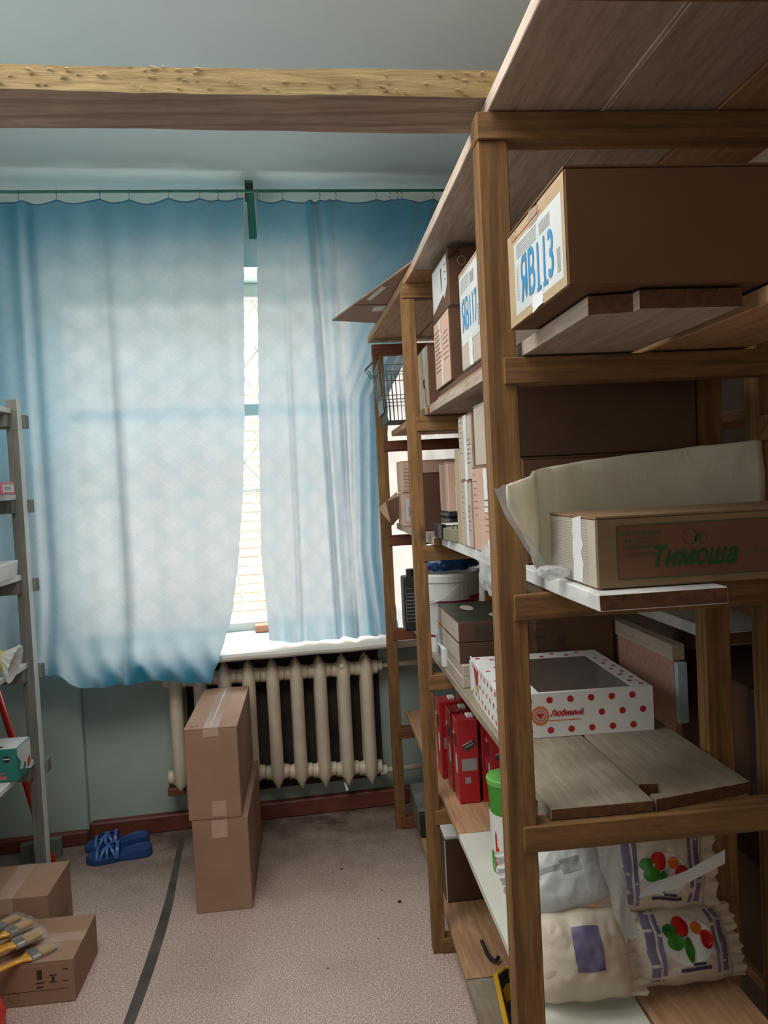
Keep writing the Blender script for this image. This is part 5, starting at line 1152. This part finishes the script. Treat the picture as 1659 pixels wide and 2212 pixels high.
def brush(tip, ang, wd, z, label, pitch=0.0):
    t = thing('paintbrush', label, 'paintbrush', (tip[0], tip[1], z), 0, 'paintbrushes on the low carton', rot=(0, -pitch, math.radians(ang)))
    L = 0.25; hw_ = wd / 2
    pts = [(-0.075, hw_ * 0.95), (-0.085, hw_ * 0.85), (-0.10, hw_ * 0.42), (-0.12, 0.0075), (-0.17, 0.0095), (-0.22, 0.011), (-0.245, 0.008), (-0.25, 0.0)]
    pl = pts + [(x, -y) for x, y in pts[::-1][1:]]
    MB().poly(pl, 0.002, 0.012).build('handle', 'yellowhandle', t, 0.0025)
    MB().box(-0.078, -0.048, -hw_, hw_, 0.0005, 0.0145).build('ferrule', 'steel', t, 0.003)
    MB().add([(-0.048, -hw_, 0.001), (-0.048, hw_, 0.001), (0, hw_ * 0.92, 0.004), (0, -hw_ * 0.92, 0.004), (-0.048, -hw_, 0.014), (-0.048, hw_, 0.014), (0, hw_ * 0.92, 0.011), (0, -hw_ * 0.92, 0.011)],
             [(0, 1, 2, 3), (7, 6, 5, 4), (0, 4, 5, 1), (1, 5, 6, 2), (2, 6, 7, 3), (3, 7, 4, 0)]).build('bristles', 'bristle', t, 0.002)
    MB().add([(-0.080, -hw_ - .002, 0.000), (-0.080, hw_ + .002, 0.0), (0.008, hw_ + .004, 0.0005), (0.010, -hw_ - .003, 0.0005), (-0.080, -hw_ - .002, 0.0165), (-0.080, hw_ + .002, 0.0165), (0.008, hw_ + .004, 0.0145), (0.010, -hw_ - .003, 0.016)],
             [(0, 1, 2, 3), (7, 6, 5, 4), (0, 4, 5, 1), (1, 5, 6, 2), (3, 7, 4, 0)]).build('clear_sleeve', 'sleeve', t)
    return t
zt = 0.1318
for tip, ang, wd, ly, lb in (((-0.850, 2.462), 40, 0.050, 0, 'wide paintbrush nearest the carton edge, its yellow handle in full view'),
        ((-0.905, 2.515), 44, 0.040, 1, 'paintbrush lying second from the carton edge, over the widest one'),
        ((-0.938, 2.570), 48, 0.040, 0, 'paintbrush third from the carton edge, tan bristles showing'),
        ((-0.985, 2.605), 52, 0.040, 1, 'paintbrush near the back rim of the carton lid, bristles to the window'),
        ((-1.040, 2.620), 56, 0.040, 0, 'paintbrush farthest from the carton edge, half out of view'),
        ((-0.895, 2.475), 41, 0.036, 2, 'topmost paintbrush of the pile, pointing along the carton edge'),
        ((-0.945, 2.550), 46, 0.036, 2, 'topmost paintbrush in the middle of the pile, dull bristles'),
        ((-1.000, 2.590), 54, 0.036, 2, 'topmost paintbrush toward the window, shiny ferrule')):
    brush(tip, ang, wd, zt + ly * 0.0172, lb)
t = thing('red_bag', 'red plastic bag on the floor at the near corner, mostly out of view', 'bag')
crumple('bag_film', 'redbag', t, (-1.03, 2.15, 0.090), (0.120, 0.17, 0.088), 6, 0.14, 5, 4, flat=0.93)

# ---- tall pair of cartons in the middle of the floor
t, w, d, h = carton('tall brown carton on the floor, lower of the pair before the radiator', -0.478, -0.280, 2.822, 3.40, 0, 0.338, 'carton', seam='Y')
decal('tape_patch', fN(w, d, h), [(-0.03, 0.025, 0.10, 0.165)], 'tapeClear', t, 0.0006)
t, w, d, h = carton('tall brown carton with shiny tape along its top, upper of the pair before the radiator', -0.487, -0.300, 2.820, 3.395, 0.3385, 0.667, 'carton', seam='Y', tape='tapeClear', tapew=0.055, down=0.03)
mb = MB().tube([(0.002 * math.sin(i * 2.7), -d / 2 + 0.02 + (d - 0.04) * i / 24, h + 0.0012 + 0.0008 * math.sin(i * 4)) for i in range(25)], 0.0022, 6).build('tape_ridge', 'tape', t)
decal('tape_patch', fN(w, d, h), [(-0.01, 0.04, -0.155, -0.10)], 'tapeClear', t, 0.0006)
decal('handling_mark', fT(w, d, h), [(-0.075, -0.060, -0.26, -0.255), (-0.075, -0.072, -0.26, -0.24), (-0.055, -0.048, -0.26, -0.24)], 'brownprint', t, 0.0008)

# ---- blue rubber slippers
def slipper(label, loc, rz, flip=1):
    t = thing('slipper', label, 'slipper', loc, rz, None)
    out = [(0.0, 0.0), (0.004, 0.022), (0.02, 0.034), (0.06, 0.037), (0.11, 0.034), (0.16, 0.043), (0.20, 0.049), (0.235, 0.044), (0.258, 0.026), (0.265, 0.0)]
    pl = out + [(x, -y * 0.9) for x, y in out[::-1][1:-1]]
    pl = [(x, y * flip) for x, y in pl]
    if flip < 0: pl = pl[::-1]
    n = len(pl); L_ = [(0.96, 0.0, 0), (1.0, 0.006, 0), (1.0, 0.024, 0), (0.97, 0.028, 0), (0.90, 0.022, 0)]
    vs = [((x - 0.13) * s_ + 0.13, y * s_, z + (0.012 * (x < 0.08) if z > 0.01 else 0)) for s_, z, _ in L_ for x, y in pl]
    MB().add(vs, [tuple(range(n))[::-1], tuple(4 * n + j for j in range(n))] + [(i * n + j, i * n + (j + 1) % n, (i + 1) * n + (j + 1) % n, (i + 1) * n + j) for i in range(4) for j in range(n)]).build('sole', 'slipper', t, smooth=False)
    def arch(name, xa, xb, hgt, wd):
        vs = []; m_ = 13
        for i in range(m_):
            a = PI * i / (m_ - 1); q = i / (m_ - 1); x = xa + (xb - xa) * q; y = 0.046 * math.cos(a); z = 0.015 + hgt * math.sin(a) ** 0.8
            for dx, dz in ((-wd / 2, 0), (wd / 2, 0), (wd / 2, 0.006), (-wd / 2, 0.006)): vs.append((x + dx, y * (1 + (0.08 if dz else 0)), z + dz))
        fs = [(i * 4 + j, i * 4 + (j + 1) % 4, (i + 1) * 4 + (j + 1) % 4, (i + 1) * 4 + j) for i in range(m_ - 1) for j in range(4)] + [(0, 1, 2, 3)[::-1], tuple((m_ - 1) * 4 + j for j in range(4))]
        MB().add(vs, fs).build(name, 'slipperLight', t, 0.0015)
    arch('strap', 0.135, 0.135, 0.052, 0.014); arch('strap', 0.14, 0.205, 0.046, 0.013); arch('strap', 0.205, 0.14, 0.046, 0.013); arch('strap', 0.175, 0.175, 0.047, 0.011); arch('strap', 0.215, 0.215, 0.036, 0.013)
    return t
slipper('blue rubber slipper with a holed strap, nearer of the pair by the baseboard', (-0.735, 3.345, 0), PI + 0.12)
slipper('blue rubber slipper behind the other one, touching the baseboard side', (-0.770, 3.462, 0), PI + 0.14, -1)
for (x, y, r_) in ((0.245, 2.765, 0.007), (0.19, 2.86, 0.003), (-0.02, 2.42, 0.003), (0.15, 2.55, 0.0025), (0.05, 3.05, 0.004), (-0.25, 2.2, 0.002)):
    t = thing('dirt_crumb', 'tiny dark crumb of dirt on the bare floor, one of several specks' if r_ < 0.006 else 'largest dark crumb of dirt, on the floor near the pine rack', 'dirt', (x, y, 0), 0, 'crumbs of dirt on the floor')
    crumple('crumb', 'grit', t, (0, 0, r_ * 0.45), (r_, r_ * 0.8, r_ * 0.5), int(r_ * 1e4), 0.3, 4, 2)
